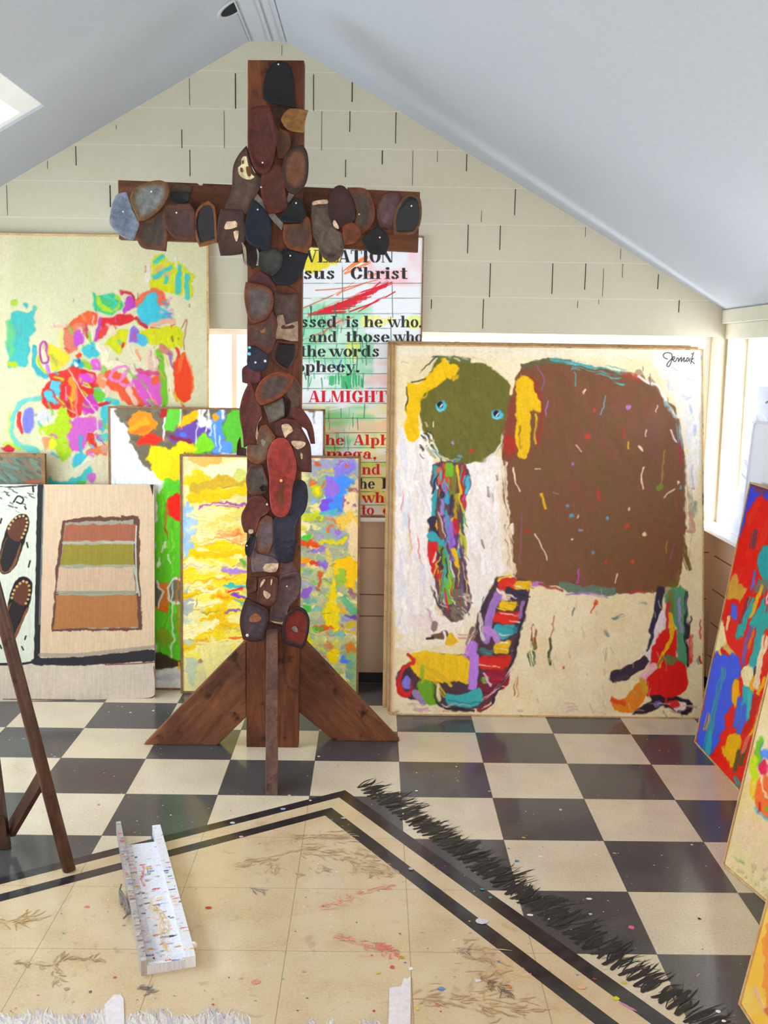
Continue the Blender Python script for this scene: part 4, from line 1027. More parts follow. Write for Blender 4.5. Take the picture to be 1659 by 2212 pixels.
# body
b.tf(1060, 720, 2.573)
f('180,185 330,150 500,180 650,200 800,240 900,290 970,360 1030,430 1062,560 1078,720 1084,900 1084,1100 1072,1260 1035,1370 950,1425 800,1440 600,1438 400,1412 250,1392 150,1372 95,1260 78,1000 62,700 78,550 118,350 140,240', (116, 77, 52), rough=3, var=.05)
b.dabs(110, (120, 260, 1010, 1360), (60, 200), (20, 60), [(118, 80, 54), (108, 74, 48), (114, 76, 58), (110, 82, 46), (122, 72, 54), (104, 80, 46)], 12, 1.2, a=.5)
b.wash(.012, .012, 31, (104, 84, 44), .35, .4, .8, box=(150, 700, 1000, 1400)); b.wash(.012, .012, 35, (128, 86, 76), .4, .4, .8, box=(450, 400, 1050, 900))
f('70,560 150,240 190,260 160,620 130,690 70,680', (140, 56, 40), rough=8, a=.7, dry=.2); E(105, 615, 34, 56, (176, 44, 32), a=.8); S('220,240 270,330 285,450 260,620', 22, (150, 50, 36), dry=.3, a=.8)
f('150,245 205,245 245,310 275,390 270,440 225,440 218,560 210,665 180,690 150,660 145,500 140,350', (224, 180, 14), rough=5, ang=1.5); S('250,450 245,620', 14, (206, 160, 30), dry=.4); S('160,520 170,640', 12, (150, 110, 20), dry=.5)
S('180,180 330,155 440,160', 30, (96, 92, 60), dry=.2); S('340,150 480,165 560,180 680,200 760,225', 26, (74, 158, 164), dry=.35); S('460,190 640,230 720,240', 18, (84, 170, 170), dry=.4); S('660,250 740,285', 14, (84, 170, 170), dry=.4); S('730,225 830,250', 26, (160, 60, 44), dry=.3); S('820,240 930,300 980,390 1040,470', 16, (226, 222, 214), dry=.3); S('980,390 1030,480 1062,640', 22, (120, 160, 160), dry=.4); S('1055,600 1052,800', 12, (150, 50, 70), dry=.35); S('1070,700 1082,1000', 16, (110, 90, 60), dry=.4)
S('400,1405 520,1425 680,1435', 44, (98, 120, 100), rough=.4); E(255, 1396, 34, 14, (180, 120, 190)); S('420,1440 560,1450 640,1462', 18, (150, 120, 180), dry=.3); S('270,1400 390,1425', 18, (150, 70, 60), dry=.3); S('780,1440 860,1440', 16, (170, 60, 60), dry=.2)
b.ws = .72
Q('120,750 130,800 160,875', 14, (240, 214, 190), w1=7); S('285,885 303,975', 18, (226, 170, 20)); S('855,745 835,800 842,862', 13, (236, 204, 186)); S('975,650 955,760 945,850', 8, (170, 130, 50)); E(942, 860, 16, 17, (110, 130, 40)); E(762, 410, 15, 12, (180, 110, 190)); S('315,380 305,450', 10, (176, 100, 180)); S('168,1000 165,1280', 8, (150, 80, 120)); S('600,870 595,920', 16, (190, 50, 40)); S('485,1315 488,1390', 16, (180, 80, 160)); S('700,1335 700,1385', 11, (240, 210, 160)); S('250,1120 280,1170 312,1260', 9, (240, 226, 206)); S('1000,540 1035,610', 10, (226, 214, 220)); S('505,330 520,315 510,340', 9, (226, 200, 180)); S('470,220 465,300', 8, (90, 160, 160)); S('640,350 615,450', 9, (110, 160, 170)); Q('1020,870 960,915;1040,830 1035,840', 10, (226, 206, 180)); S('745,515 742,580', 10, (180, 50, 50)); Q('765,600 770,640', 13, (216, 166, 30)); S('475,615 505,660', 7, (236, 216, 196)); S('830,630 840,650', 22, (226, 206, 190)); S('930,400 925,440', 7, (236, 220, 200)); S('860,540 865,575', 9, (226, 206, 190)); S('975,1150 970,1220', 8, (180, 130, 40)); S('1025,1180 990,1260', 7, (160, 80, 130)); S('265,190 295,260 290,320', 6, (160, 90, 170)); E(460, 727, 10, 10, (170, 100, 180)); E(540, 572, 13, 13, (190, 60, 44)); E(575, 432, 9, 9, (190, 60, 44)); E(450, 1015, 14, 11, (90, 150, 170)); E(650, 1033, 9, 13, (90, 150, 180)); E(855, 1117, 9, 11, (230, 206, 160)); E(1040, 830, 9, 9, (236, 216, 190)); E(195, 1100, 18, 18, (170, 50, 36), a=.7); E(760, 1075, 11, 13, (180, 60, 40)); E(790, 1275, 12, 10, (180, 70, 44)); E(645, 1275, 12, 10, (176, 60, 44)); S('340,880 370,890', 8, (130, 140, 170)); E(420, 960, 10, 8, (110, 140, 180)); E(570, 1222, 8, 12, (110, 140, 170)); E(767, 968, 6, 10, (230, 200, 160)); E(487, 1020, 6, 14, (230, 190, 160)); E(497, 1098, 14, 6, (130, 140, 180)); E(1055, 860, 8, 14, (100, 160, 170)); E(452, 1140, 7, 5, (240, 226, 200)); S('245,748 275,752', 8, (236, 206, 186))
b.ws = 1.0
S('58,760 66,900 72,1050 96,1240 118,1330', 50, (234, 218, 190), dry=.36, rough=.6); S('70,720 76,860 84,1020', 30, (226, 206, 180), dry=.5, rough=.7); S('82,1040 100,1180 128,1320', 40, (234, 216, 186), dry=.45, rough=.8); S('115,1060 120,1110', 18, (240, 226, 206))
# trunk
b.tf(820, 720, 2.572)
f('295,735 480,730 495,850 468,1000 475,1200 485,1350 505,1500 450,1590 370,1590 330,1500 300,1340 275,1200 280,1060 305,1000', (96, 64, 74), rough=4)
for x0, y0, x1, y1, w, c in ((310, 745, 300, 1010, 26, TEAL), (335, 760, 338, 900, 44, (196, 106, 76)), (362, 740, 372, 860, 30, (206, 70, 40)), (405, 745, 400, 900, 36, (120, 120, 50)), (390, 740, 385, 780, 40, GRN), (430, 735, 445, 890, 18, YEL), (462, 745, 468, 960, 26, (190, 36, 36)), (484, 800, 474, 880, 24, (80, 180, 206)), (355, 900, 345, 1000, 20, (170, 130, 200)), (368, 885, 378, 940, 26, (60, 160, 190)), (430, 900, 420, 1060, 26, (170, 150, 30)), (400, 900, 395, 1000, 20, (66, 50, 66)), (345, 860, 350, 910, 34, (70, 44, 60)), (300, 1045, 312, 1110, 52, NAVY), (330, 1010, 345, 1160, 20, (120, 76, 50)), (290, 1120, 335, 1190, 46, TEAL), (302, 1180, 315, 1320, 56, (206, 30, 36)), (330, 1220, 345, 1340, 26, (80, 40, 60)), (350, 1150, 405, 1420, 26, TEAL), (345, 1190, 372, 1340, 26, (100, 150, 60)), (375, 1030, 405, 1150, 44, (150, 110, 196)), (395, 1150, 405, 1250, 26, (140, 96, 196)), (425, 1050, 425, 1130, 34, (190, 30, 44)), (430, 1130, 435, 1210, 30, (90, 60, 120)), (410, 1200, 440, 1290, 24, YEL), (440, 1290, 480, 1390, 20, YEL), (365, 1350, 385, 1470, 72, GRN), (455, 1330, 450, 1440, 44, (96, 76, 92)), (440, 1450, 430, 1560, 80, (112, 100, 84)), (462, 1000, 466, 1220, 8, (40, 110, 80)), (370, 980, 380, 1150, 12, TEAL), (355, 1330, 325, 1370, 20, (200, 40, 40))):
    S([(x0, y0), ((x0 + x1) / 2 + 3, (y0 + y1) / 2), (x1, y1)], w, c, rough=.3)
b.dabs(70, (300, 740, 480, 1500), (40, 150), (4, 11), [TEAL, RED, (200, 190, 60), (150, 110, 196), (60, 46, 66), (120, 160, 60), (226, 200, 190), (96, 70, 80), (80, 170, 200)], 23, 1.5, dry=.2)
E(318, 1070, 8, 12, (230, 150, 40)); E(320, 860, 8, 10, (240, 230, 240)); E(405, 1035, 9, 9, (200, 170, 40)); S('480,1400 500,1500', 8, (190, 160, 120)); b.dabs(26, (350, 1450, 500, 1600), (12, 40), (4, 10), [(90, 70, 84), (200, 190, 170), (130, 120, 100)], 15, .7)
# front leg
f('655,1345 740,1360 832,1380 822,1500 770,1700 740,1830 690,1950 560,2080 430,2092 350,2062 200,2042 150,2022 95,1940 95,1880 175,1820 195,1770 450,1785 505,1760 550,1560 615,1430', (74, 50, 62), rough=4)
for q in ('700,1400 60 44 (R', ): pass
for x, y, rx, ry, c in ((690, 1370, 36, 26, YEL), (715, 1405, 50, 46, (206, 44, 26)), (795, 1405, 42, 34, (220, 176, 24)), (750, 1450, 60, 36, NAVY), (712, 1515, 48, 34, YEL), (705, 1580, 74, 34, (212, 40, 24)), (690, 1655, 60, 44, TEAL), (680, 1745, 50, 44, (222, 178, 20)), (640, 1830, 84, 46, (200, 36, 24)), (650, 1925, 70, 66, (140, 20, 44)), (600, 1990, 60, 50, (110, 30, 50)), (585, 1930, 22, 26, (110, 140, 50)), (590, 1770, 40, 30, (70, 110, 110)), (700, 1470, 30, 20, (232, 200, 180))):
    s_ = .9
    f([(x - rx, y - ry * .5), (x - rx * .5, y - ry * s_), (x + rx * .4, y - ry * .8), (x + rx, y - ry * .75), (x + rx * .95, y + ry * .3), (x + rx * .4, y + ry * .9), (x - rx * .6, y + ry * .8), (x - rx * 1.05, y + ry * .25)], c, rough=5, ang=.3, soft=2)
    b.dabs(3, (x - rx, y - ry * .6, x + rx, y + ry * .6), (rx * .8, rx * 1.7), (5, 12), [tuple(min(255, v * 1.15 + 10) for v in c), tuple(v * .75 for v in c), (236, 222, 206)], int(x + y), .25, dry=.4)
S('665,1440 610,1580 590,1700', 44, (160, 120, 190)); S('800,1500 790,1570', 36, (150, 110, 160)); S('600,1640 650,1700', 40, (186, 136, 206)); S('560,1560 575,1700', 22, (206, 196, 190), dry=.2); S('760,1650 785,1640', 30, (60, 120, 130)); S('580,1890 620,1950', 14, (226, 180, 226), dry=.3); S('655,1420 700,1460', 16, (240, 214, 190)); S('530,1650 500,1720', 40, (120, 96, 90), dry=.3); S('590,1480 580,1540', 30, NAVY, dry=.3)
f('185,1775 330,1780 490,1795 505,1900 500,1950 400,1930 330,1945 250,1930 190,1880 165,1825', (232, 188, 14), rough=6); Q('260,1850 400,1950;200,1800 360,2010', 26, (214, 176, 30), dry=.3); S('515,1740 528,1850 515,1965', 50, (182, 128, 218)); S('480,1790 500,1740', 30, (190, 130, 210), dry=.2)
f('210,1945 275,1925 340,2040 280,2062 225,2020', (108, 160, 30), rough=3); S('240,1850 230,1940', 24, (160, 170, 40), dry=.3); f('370,1990 450,2010 560,1975 572,2040 500,2080 400,2075 360,2030', (60, 168, 170), rough=3); S('380,2040 480,2062 565,2040', 10, (40, 130, 140)); S('200,2000 240,2050', 40, (150, 130, 170)); S('320,1960 330,2030', 20, (226, 206, 170)); S('290,1960 330,2060 400,2090 520,2100', 14, (40, 34, 40), dry=.2)
E(138, 1945, 48, 82, (206, 26, 32), rough=2); E(152, 1930, 32, 60, (50, 40, 56), rough=2); E(150, 1945, 26, 34, (130, 120, 206), rough=2); S('160,1790 190,1830 130,1860', 24, (196, 40, 36), dry=.25); S('100,1900 110,1990 160,2010', 14, (190, 30, 40))
S('815,1480 770,1700 730,1850 620,2050', 16, (54, 40, 56)); S('735,1870 640,1985 575,2035', 18, (226, 196, 186), dry=.3, w1=10); S('600,2060 560,2090', 40, (120, 40, 50), dry=.3)
f('365,1690 400,1660 435,1700 410,1730 370,1720', (226, 178, 30)); S('300,1690 360,1670', 34, (110, 80, 66)); S('260,1690 300,1690', 14, (40, 34, 36), dry=.2); S('355,1660 360,1700', 12, (240, 236, 240)); S('450,1680 520,1690', 30, (200, 150, 140), dry=.4); S('300,1640 310,1610', 30, (140, 120, 110))
Q('855,1700 855,1740', 34, (120, 110, 50), dry=.3); S('840,1780 850,1830', 44, (60, 90, 60), dry=.4); S('870,1650 862,1720', 14, (150, 70, 50), dry=.3); S('945,1690 945,1835', 13, (70, 84, 40)); S('965,1570 950,1720', 6, (180, 120, 90)); S('770,1925 755,2010', 26, (170, 110, 70), dry=.4)
# hind leg and ground
b.tf(1060, 720, 2.573)
S('945,1430 930,1530 905,1660', 46, (44, 42, 62), rough=.2); S('905,1660 880,1760', 26, (50, 46, 64), dry=.2); f('980,1430 1085,1430 1085,1850 1040,1800 1030,1640 985,1500', (86, 142, 108), rough=4, ang=1.5); S('1000,1440 1005,1560', 30, (120, 110, 50), dry=.3); S('1045,1470 1060,1660', 18, (156, 136, 190), dry=.2); S('960,1560 925,1690 890,1800', 46, (226, 212, 214)); S('1090,1440 1085,1600 1095,1850', 14, (40, 36, 44), dry=.2); S('1105,1580 1095,1690', 20, (50, 36, 50), dry=.3); S('1115,1680 1105,1830', 22, (206, 60, 50), dry=.25)
f('960,1650 1030,1650 1035,1790 1085,1860 1080,1980 1000,2035 860,2010 885,1850 900,1740', (206, 26, 24), rough=4); S('1000,1560 1005,1680 965,1770 930,1850', 24, (218, 170, 26)); E(1005, 1815, 40, 30, (110, 110, 60)); S('990,1500 980,1650', 16, (190, 40, 60)); S('885,1900 960,1800', 12, (150, 110, 50))
S('850,1830 780,1870 690,1910', 62, (56, 44, 56), rough=.4); S('690,1930 760,1900', 22, (70, 54, 66)); S('905,1850 840,1930', 36, (226, 172, 176), dry=.1); f('790,1960 830,1940 860,2010 830,2070 760,2110 690,2090 675,2045 750,2030', (214, 126, 26), rough=5); S('680,2040 740,2060', 26, (206, 76, 20)); S('840,1930 860,2000', 30, (200, 150, 40))
f('780,2110 880,2050 900,2015 1050,2035 1110,2060 1110,2100 1070,2120 960,2080 870,2120', (44, 32, 42), rough=4); S('975,1990 975,2060', 14, (196, 26, 26)); E(1050, 2065, 46, 32, (232, 216, 214)); E(1015, 2058, 34, 28, (206, 44, 40)); S('1000,2035 1090,2040 1110,2080 1075,2112 1040,2100', 16, (40, 30, 40)); E(925, 2065, 24, 18, (110, 90, 150)); Q('970,2100 980,2140;1045,2100 1065,2130', 6, (90, 150, 90))
S('1095,720 1100,900 1100,1100 1090,1300', 34, (196, 170, 140), dry=.5, rough=.7); S('1110,860 1118,1000', 22, (150, 140, 120), dry=.5, rough=.7); S('1092,560 1096,760', 18, (214, 196, 160), dry=.4); S('1120,740 1128,860', 16, (110, 80, 90), dry=.3); S('1110,1000 1125,1080 1100,1100', 24, (190, 140, 120), dry=.2); S('1070,1180 1100,1300', 40, (110, 90, 40), dry=.45); S('1040,1330 1030,1380', 30, (130, 100, 50), dry=.4); S('1030,1390 1000,1400', 24, (110, 100, 40)); S('1130,940 1135,1010', 26, (150, 160, 130), dry=.35)
Q('1085,350 1070,350;1000,230 1030,250;1160,100 1175,150;1100,540 1110,620;1130,470 1130,500', 26, (150, 160, 190), dry=.45, a=.8); f('1080,420 1150,420 1160,640 1090,600', (222, 222, 226), rough=8, a=.6); Q('850,190 850,210;890,220 888,290', 5, (120, 90, 110)); S('1165,1600 1168,1700 ', 10, (196, 80, 70), dry=.3); S('1160,1800 1168,1830', 14, (190, 50, 50)); E(1150, 1820, 8, 22, (120, 170, 150))
Q('560,1560 585,1495', 9, (206, 80, 40)); E(583, 1497, 12, 14, (206, 80, 40)); Q('460,1530 450,1570;640,1650 655,1680;640,1750 635,1810;740,1560 680,1590;830,1500 860,1505', 16, (120, 130, 120), dry=.45); Q('235,1620 225,1700', 14, (150, 90, 60), dry=.4); E(410, 1862, 6, 6, (190, 60, 40)); b.dabs(80, (220, 1440, 1000, 2120), (10, 60), (3, 8), [(200, 176, 130), (236, 226, 196), (190, 150, 120), (220, 196, 206)], 17, 1.4, a=.6)
b.dabs(60, (-520, 40, 1160, 160), (20, 80), (5, 12), [(240, 230, 206), (206, 186, 150), (222, 214, 196)], 18, .2, a=.7); S('100,80 170,60', 16, (150, 140, 120), dry=.5); S('-590,70 -575,120', 30, (190, 160, 206), a=.7); S('-540,110 -520,90', 14, (110, 96, 80), dry=.4); S('-400,230 -330,160 -290,130', 8, (80, 70, 60), dry=.4); S('-100,150 60,170 110,240 110,340', 22, (232, 216, 180), dry=.15)
b.dabs(40, (-570, 2060, 1150, 2130), (20, 80), (5, 10), [(206, 160, 170), (226, 206, 180), (170, 130, 110)], 19, .05, a=.7)
f('900,120 1150,90 1165,700 1110,900 1080,560 1000,340', (226, 224, 222), rough=12, a=.75, soft=12); f('-560,40 1150,60 1150,130 -560,120', (234, 226, 208), rough=8, a=.6, soft=8)  # window light along the top and right margin, painted in as a pale wash
Q('1080,100 1100,110;1150,100 1168,140;1010,190 1040,210;1095,245 1130,260;1085,360 1115,350;1110,400 1120,450;1130,520 1128,560', 16, (176, 182, 204), dry=.3, a=.8)
b.smudge(3.5, .05, 1)
# signature
INK = (36, 34, 44)
b.tf(1300, 600, 2.652)
Q('376,466 358,458 352,442 368,430 396,434 402,452 396,486 384,508 372,504 378,488 400,464;400,466 412,468 418,456 410,452 406,470 418,480 426,472 432,460 440,464 438,480;440,478 456,456 455,480 472,457 470,480 482,474;482,478 490,458 497,468 488,481;506,460 501,480;526,428 516,460 509,492;526,462 512,474 530,492;514,434 517,437', 5.2, INK, rough=.1, var=0, soft=1)
b.tf(1060, 720, 2.573)
b.build('painting', 'large painting of a brown bodied elephant with an olive head and blue eyes', 'painting', .026, M_pine, .006, relief=.7, sat=1.06)

# --- two bare edged canvases stacked behind it
for nm, dy, dx, lab in (('painting', .050, -.012, 'pale wood canvas edge sandwiched directly behind the elephant painting'), ('painting', .092, -.030, 'pale wood canvas edge furthest behind the elephant painting, nearest the wall')):
    c = Board((-.0262 + dx, -.112 + dy, 0, -.0029, .187, 1.2844, 1.5277 + (.012 if dx < -.02 else .006)), .03, (226, 214, 186))
    c.build(nm, lab, 'painting', .022, M_pine, .012)

# --- canvases leaning along the right wall
b = Board((1.1423, -.3803, 0, -1.5399, .1461, .95, 1.0193), .0026, (206, 34, 24))
b.tf(1480, 1120, 3.687); f, S, E, Q = b.fill, b.st, b.ell, b.sts
R8 = 1.95
b.dabs(60, (100, -300, 900, 2200), (80, 260), (20, 60), [(214, 40, 30), (196, 30, 26), (206, 50, 30)], 3, R8)
f('520,-290 660,-260 660,-130 600,-200 540,-140 460,60 410,240 390,200 440,0', (66, 74, 196), rough=5); S('535,-260 600,-230 660,-220', 50, (110, 60, 90), dry=.2); S('560,90 545,200', 46, (110, 60, 76), dry=.2, rough=.5)
f('370,470 410,440 430,530 485,550 440,700 400,650 330,650', (196, 150, 66), rough=6); E(388, 750, 28, 70, (80, 100, 206)); f('580,310 640,230 700,240 760,300 700,530 600,450', (50, 150, 150), rough=6); f('540,560 620,480 720,520 700,640 600,600', (90, 130, 120), rough=8, a=.8)
Q('530,650 480,780 425,940;650,640 600,740 545,850;630,790 590,960 545,1170;700,700 640,860', 66, (52, 156, 152), rough=.3, dry=.12); S('610,545 575,640 530,770', 26, (206, 160, 40)); S('560,430 530,550', 26, (110, 100, 170), dry=.2); S('500,640 440,820', 30, (150, 40, 60), dry=.2); Q('350,790 335,880;300,880 320,1010', 26, (232, 186, 130)); S('530,860 480,1010 470,1140', 30, (110, 90, 160), dry=.2); S('540,900 500,1040', 26, (206, 120, 40), dry=.3); E(655, 640, 26, 70, (206, 40, 44)); S('660,600 645,640 655,700', 12, (232, 206, 200))
f('250,850 300,830 310,960 280,1080 260,1120 240,1010', (230, 210, 160), rough=5); S('320,1020 360,1070 400,1110', 34, (206, 166, 90)); S('270,1050 265,1120', 20, (220, 170, 40), dry=.2)
f('230,1070 300,1120 360,1090 440,1110 440,1250 400,1330 370,1500 350,1560 300,1700 190,1900 90,1800 130,1560', (66, 92, 206), rough=6, ang=R8); E(310, 1140, 36, 60, (70, 90, 206)); Q('310,1220 240,1480 160,1850;215,1640 175,1880', 40, (60, 136, 160), dry=.3); S('185,1570 165,1670', 26, (200, 140, 60), dry=.2); S('205,1700 180,1870', 34, (56, 160, 170), dry=.1)
f('340,1540 300,1720 210,1920 300,2060 380,2120 400,1700', (212, 34, 20), rough=8, ang=R8); f('330,1740 400,1690 450,1720 440,1880 400,1960 320,1910', (218, 166, 16), rough=8, ang=R8); Q('440,1830 400,2000;500,1760 450,1960', 36, (90, 76, 40), dry=.2); Q('560,1640 480,1820;640,1420 540,1700', 30, (206, 170, 30), dry=.25); S('500,1760 470,1840', 40, (216, 100, 90), dry=.1); S('400,2060 430,2120 380,2130', 40, (60, 150, 140), dry=.2)
E(500, 1250, 60, 92, (232, 214, 164)); E(402, 1385, 31, 108, (222, 158, 12), rough=3); f('480,1330 540,1380 540,1500 460,1620 400,1600 430,1460', (56, 160, 164), rough=8); Q('440,1440 400,1640;480,1500 430,1690', 46, (70, 100, 196), dry=.15); S('510,1380 510,1560', 30, (70, 176, 180), dry=.1); S('545,1420 560,1560', 20, (140, 50, 90), dry=.2); S('590,1350 540,1560 480,1690', 40, (180, 36, 24), dry=.15); Q('640,1280 580,1390;545,1260 535,1360', 34, (222, 160, 26)); S('640,960 600,1150 570,1340', 46, (228, 204, 166), dry=.1); S('570,1180 550,1240', 14, (50, 50, 70))
b.smudge(4)
b.build('painting', 'red and blue abstract canvas leaning under the right window', 'painting', .022, M_pine, .006)

b = Board((.9268, -1.3634, 0, -1.3433, .1827, .9, 1.25), .0026, (222, 200, 150))
b.tf(1540, 1560, 3.394); f, S, E, Q = b.fill, b.st, b.ell, b.sts
b.wash(.02, .02, 3, (230, 212, 176), .8); b.wash(.03, .03, 9, (212, 184, 120), .5); b.wash(.02, .02, 19, (226, 190, 170), .5)
f('330,120 365,110 360,230 330,340 300,330 300,210', (116, 176, 40), rough=5); S('360,130 352,250 345,310', 14, (90, 140, 130)); f('270,290 310,260 335,360 330,440 285,420', (190, 200, 30), rough=5); Q('285,430 285,520;330,420 300,560', 26, (226, 180, 50), dry=.2); S('290,250 290,200', 26, (222, 160, 90), dry=.3)
f('320,450 404,380 700,300 700,900 404,700 330,640', (226, 110, 50), rough=8); E(400, 240, 40, 36, (96, 140, 216)); E(368, 330, 24, 60, (206, 40, 80)); S('360,390 365,480 404,560 480,600', 12, (238, 214, 180)); S('312,630 350,670 404,705 470,720', 16, (110, 180, 190)); E(400, 630, 26, 22, (130, 160, 30)); S('340,590 345,650', 16, (190, 40, 30)); f('290,740 380,730 380,820 300,800', (232, 190, 160), rough=6, a=.7); S('160,990 225,1030', 18, (130, 150, 110), dry=.3); b.dabs(60, (70, 1040, 420, 1290), (6, 26), (4, 10), [(150, 130, 110), (120, 110, 90), (200, 170, 140)], 4, .6, a=.7)
b.smudge(3)
b.build('painting', 'cream canvas with a green and orange flower, in front of the red canvas', 'painting', .024, M_pine, .006)

b = Board((.7461, -2.0266, 0, -1.5197, .1871, .7, .75), .0035, (226, 178, 76))
b.tf(1540, 1560, 3.394); f, S = b.fill, b.st
b.wash(.02, .02, 3, (230, 196, 110), .8); f('400,1480 700,1300 700,2400 404,2100 380,1800', (222, 140, 70), rough=8); S('310,1950 350,2060 390,2130', 24, (214, 170, 140), dry=.2); S('395,2110 420,2150', 34, (206, 110, 60))
b.build('painting', 'yellow ochre canvas cut off by the frame, nearest the camera at bottom right', 'painting', .022, M_pine, .006)

# --- white boards standing on the right sill
b = Board((1.3629, .0294, .753, -1.5708, .1389, .55, .6047), .004, (206, 212, 236))
b.tf(0, 0, 1); b.wash(.02, .04, 3, (186, 194, 228), .8); b.dabs(24, (1600, 850, 1659, 1140), (6, 30), (2, 5), [(160, 170, 206), (226, 230, 244)], 4, 1.2); b.st('1655,870 1662,866', 3, (60, 70, 60))
b.build('board', 'pale bluish sheet board leaning against the right window', 'board', .008)
wb = empty('whiteboard')
wb.matrix_world = Matrix.Translation((1.3216, -.2125, .753)) @ Matrix(((0, .0574, -.9983), (-1, 0, 0), (0, .9983, .0574))).to_4x4()
tag(wb, 'white board with rounded corners on the right sill, just above the red canvas', 'board')
def rrect(w, h, r, n=6):
    out = []
    for cx, cy, a0 in ((w - r, r, -90), (w - r, h - r, 0), (r, h - r, 90), (r, r, 180)):
        for i in range(n + 1):
            a = math.radians(a0 + 90 * i / n); out.append((cx + r * math.cos(a), cy + r * math.sin(a)))
    return out
M_wb = simple('white_board_face', (228, 230, 240), .3, .01, 20)
prism('writing_surface', [(x + .012, y + .012) for x, y in rrect(.476, .454, .02)], 'z', -.006, .001, M_wb, wb)
o_, i_ = rrect(.5, .478, .03), [(x + .012, y + .012) for x, y in rrect(.476, .454, .02)]
n = len(o_); vs = [(x, y, z) for z in (-.008, .004) for q in (o_, i_) for x, y in q]
fs = []
for k in range(n):
    j = (k + 1) % n
    fs += [(k, j, n + j, n + k), (2 * n + k, 3 * n + k, 3 * n + j, 2 * n + j), (k, 2 * n + k, 2 * n + j, j), (n + k, n + j, 3 * n + j, 3 * n + k)]
mesh_py('rim', vs, fs, simple('pale_grey_rim', (208, 212, 226), .4, .02, 20), wb)

# ------------------------------------------------------------------ cross with shoe soles
YC = -.485
cross = tag(empty('cross', (-.47, -.45, 0)), 'tall dark wooden cross covered with old shoe soles', 'cross')
def rel(o):
    o.matrix_parent_inverse = Matrix.Translation((.47, .45, 0)); return o
def quad_board(name, q, y0, y1, mat, bevel=.003, label=None):
    o = rel(prism(name, q, 'y', y0, y1, mat, cross, bevel))
    if label: o['label'] = label
    return o
quad_board('upright_board', [(-.567, 0), (-.374, 0), (-.3605, 2.436), (-.5516, 2.434)], YC, YC + .055, M_beam)
quad_board('cross_board', [(-1.0135, 1.842), (-.60, 1.836), (.040, 1.815), (.043, 2.020), (-.36, 2.0305), (-.6, 2.0335), (-.717, 2.0365), (-.718, 2.030), (-.734, 2.0308), (-.735, 2.037), (-.87, 2.040), (-1.0123, 2.043)], YC + .0565, YC + .095, M_beamx, .002)
M_br1 = wood('brace_timber_rising_right', (66, 38, 26), (118, 70, 44), (152, 100, 66), 'x', .6, 6, tilt=-.8)
M_br2 = wood('brace_timber_rising_left', (66, 38, 26), (118, 70, 44), (152, 100, 66), 'x', .6, 6, tilt=.8)
quad_board('brace', [(-.952, 0), (-.678, 0), (-.5685, .112), (-.5685, .398), (-.580, .396)], YC + .012, YC + .052, M_br1)
quad_board('brace', [(.006, 0), (-.235, 0), (-.252, .006), (-.3725, .108), (-.405, .136), (-.405, .436), (-.3725, .405), (-.358, .390)], YC + .075, YC + .117, M_br2)
fl = rel(prism('front_brace', [(-.912, 0), (-.84, 0), (YC - .001, .36), (YC - .001, .462)], 'x', -.4715, -.4295, M_leg, cross, .003))
for v in fl.data.vertices:                                             # the prop leans a little to the right as it comes forward
    v.co.x += .0195 - .039 * (v.co.y + .906) / .416
fl['label'] = 'narrow grey weathered prop running forward to the floor'

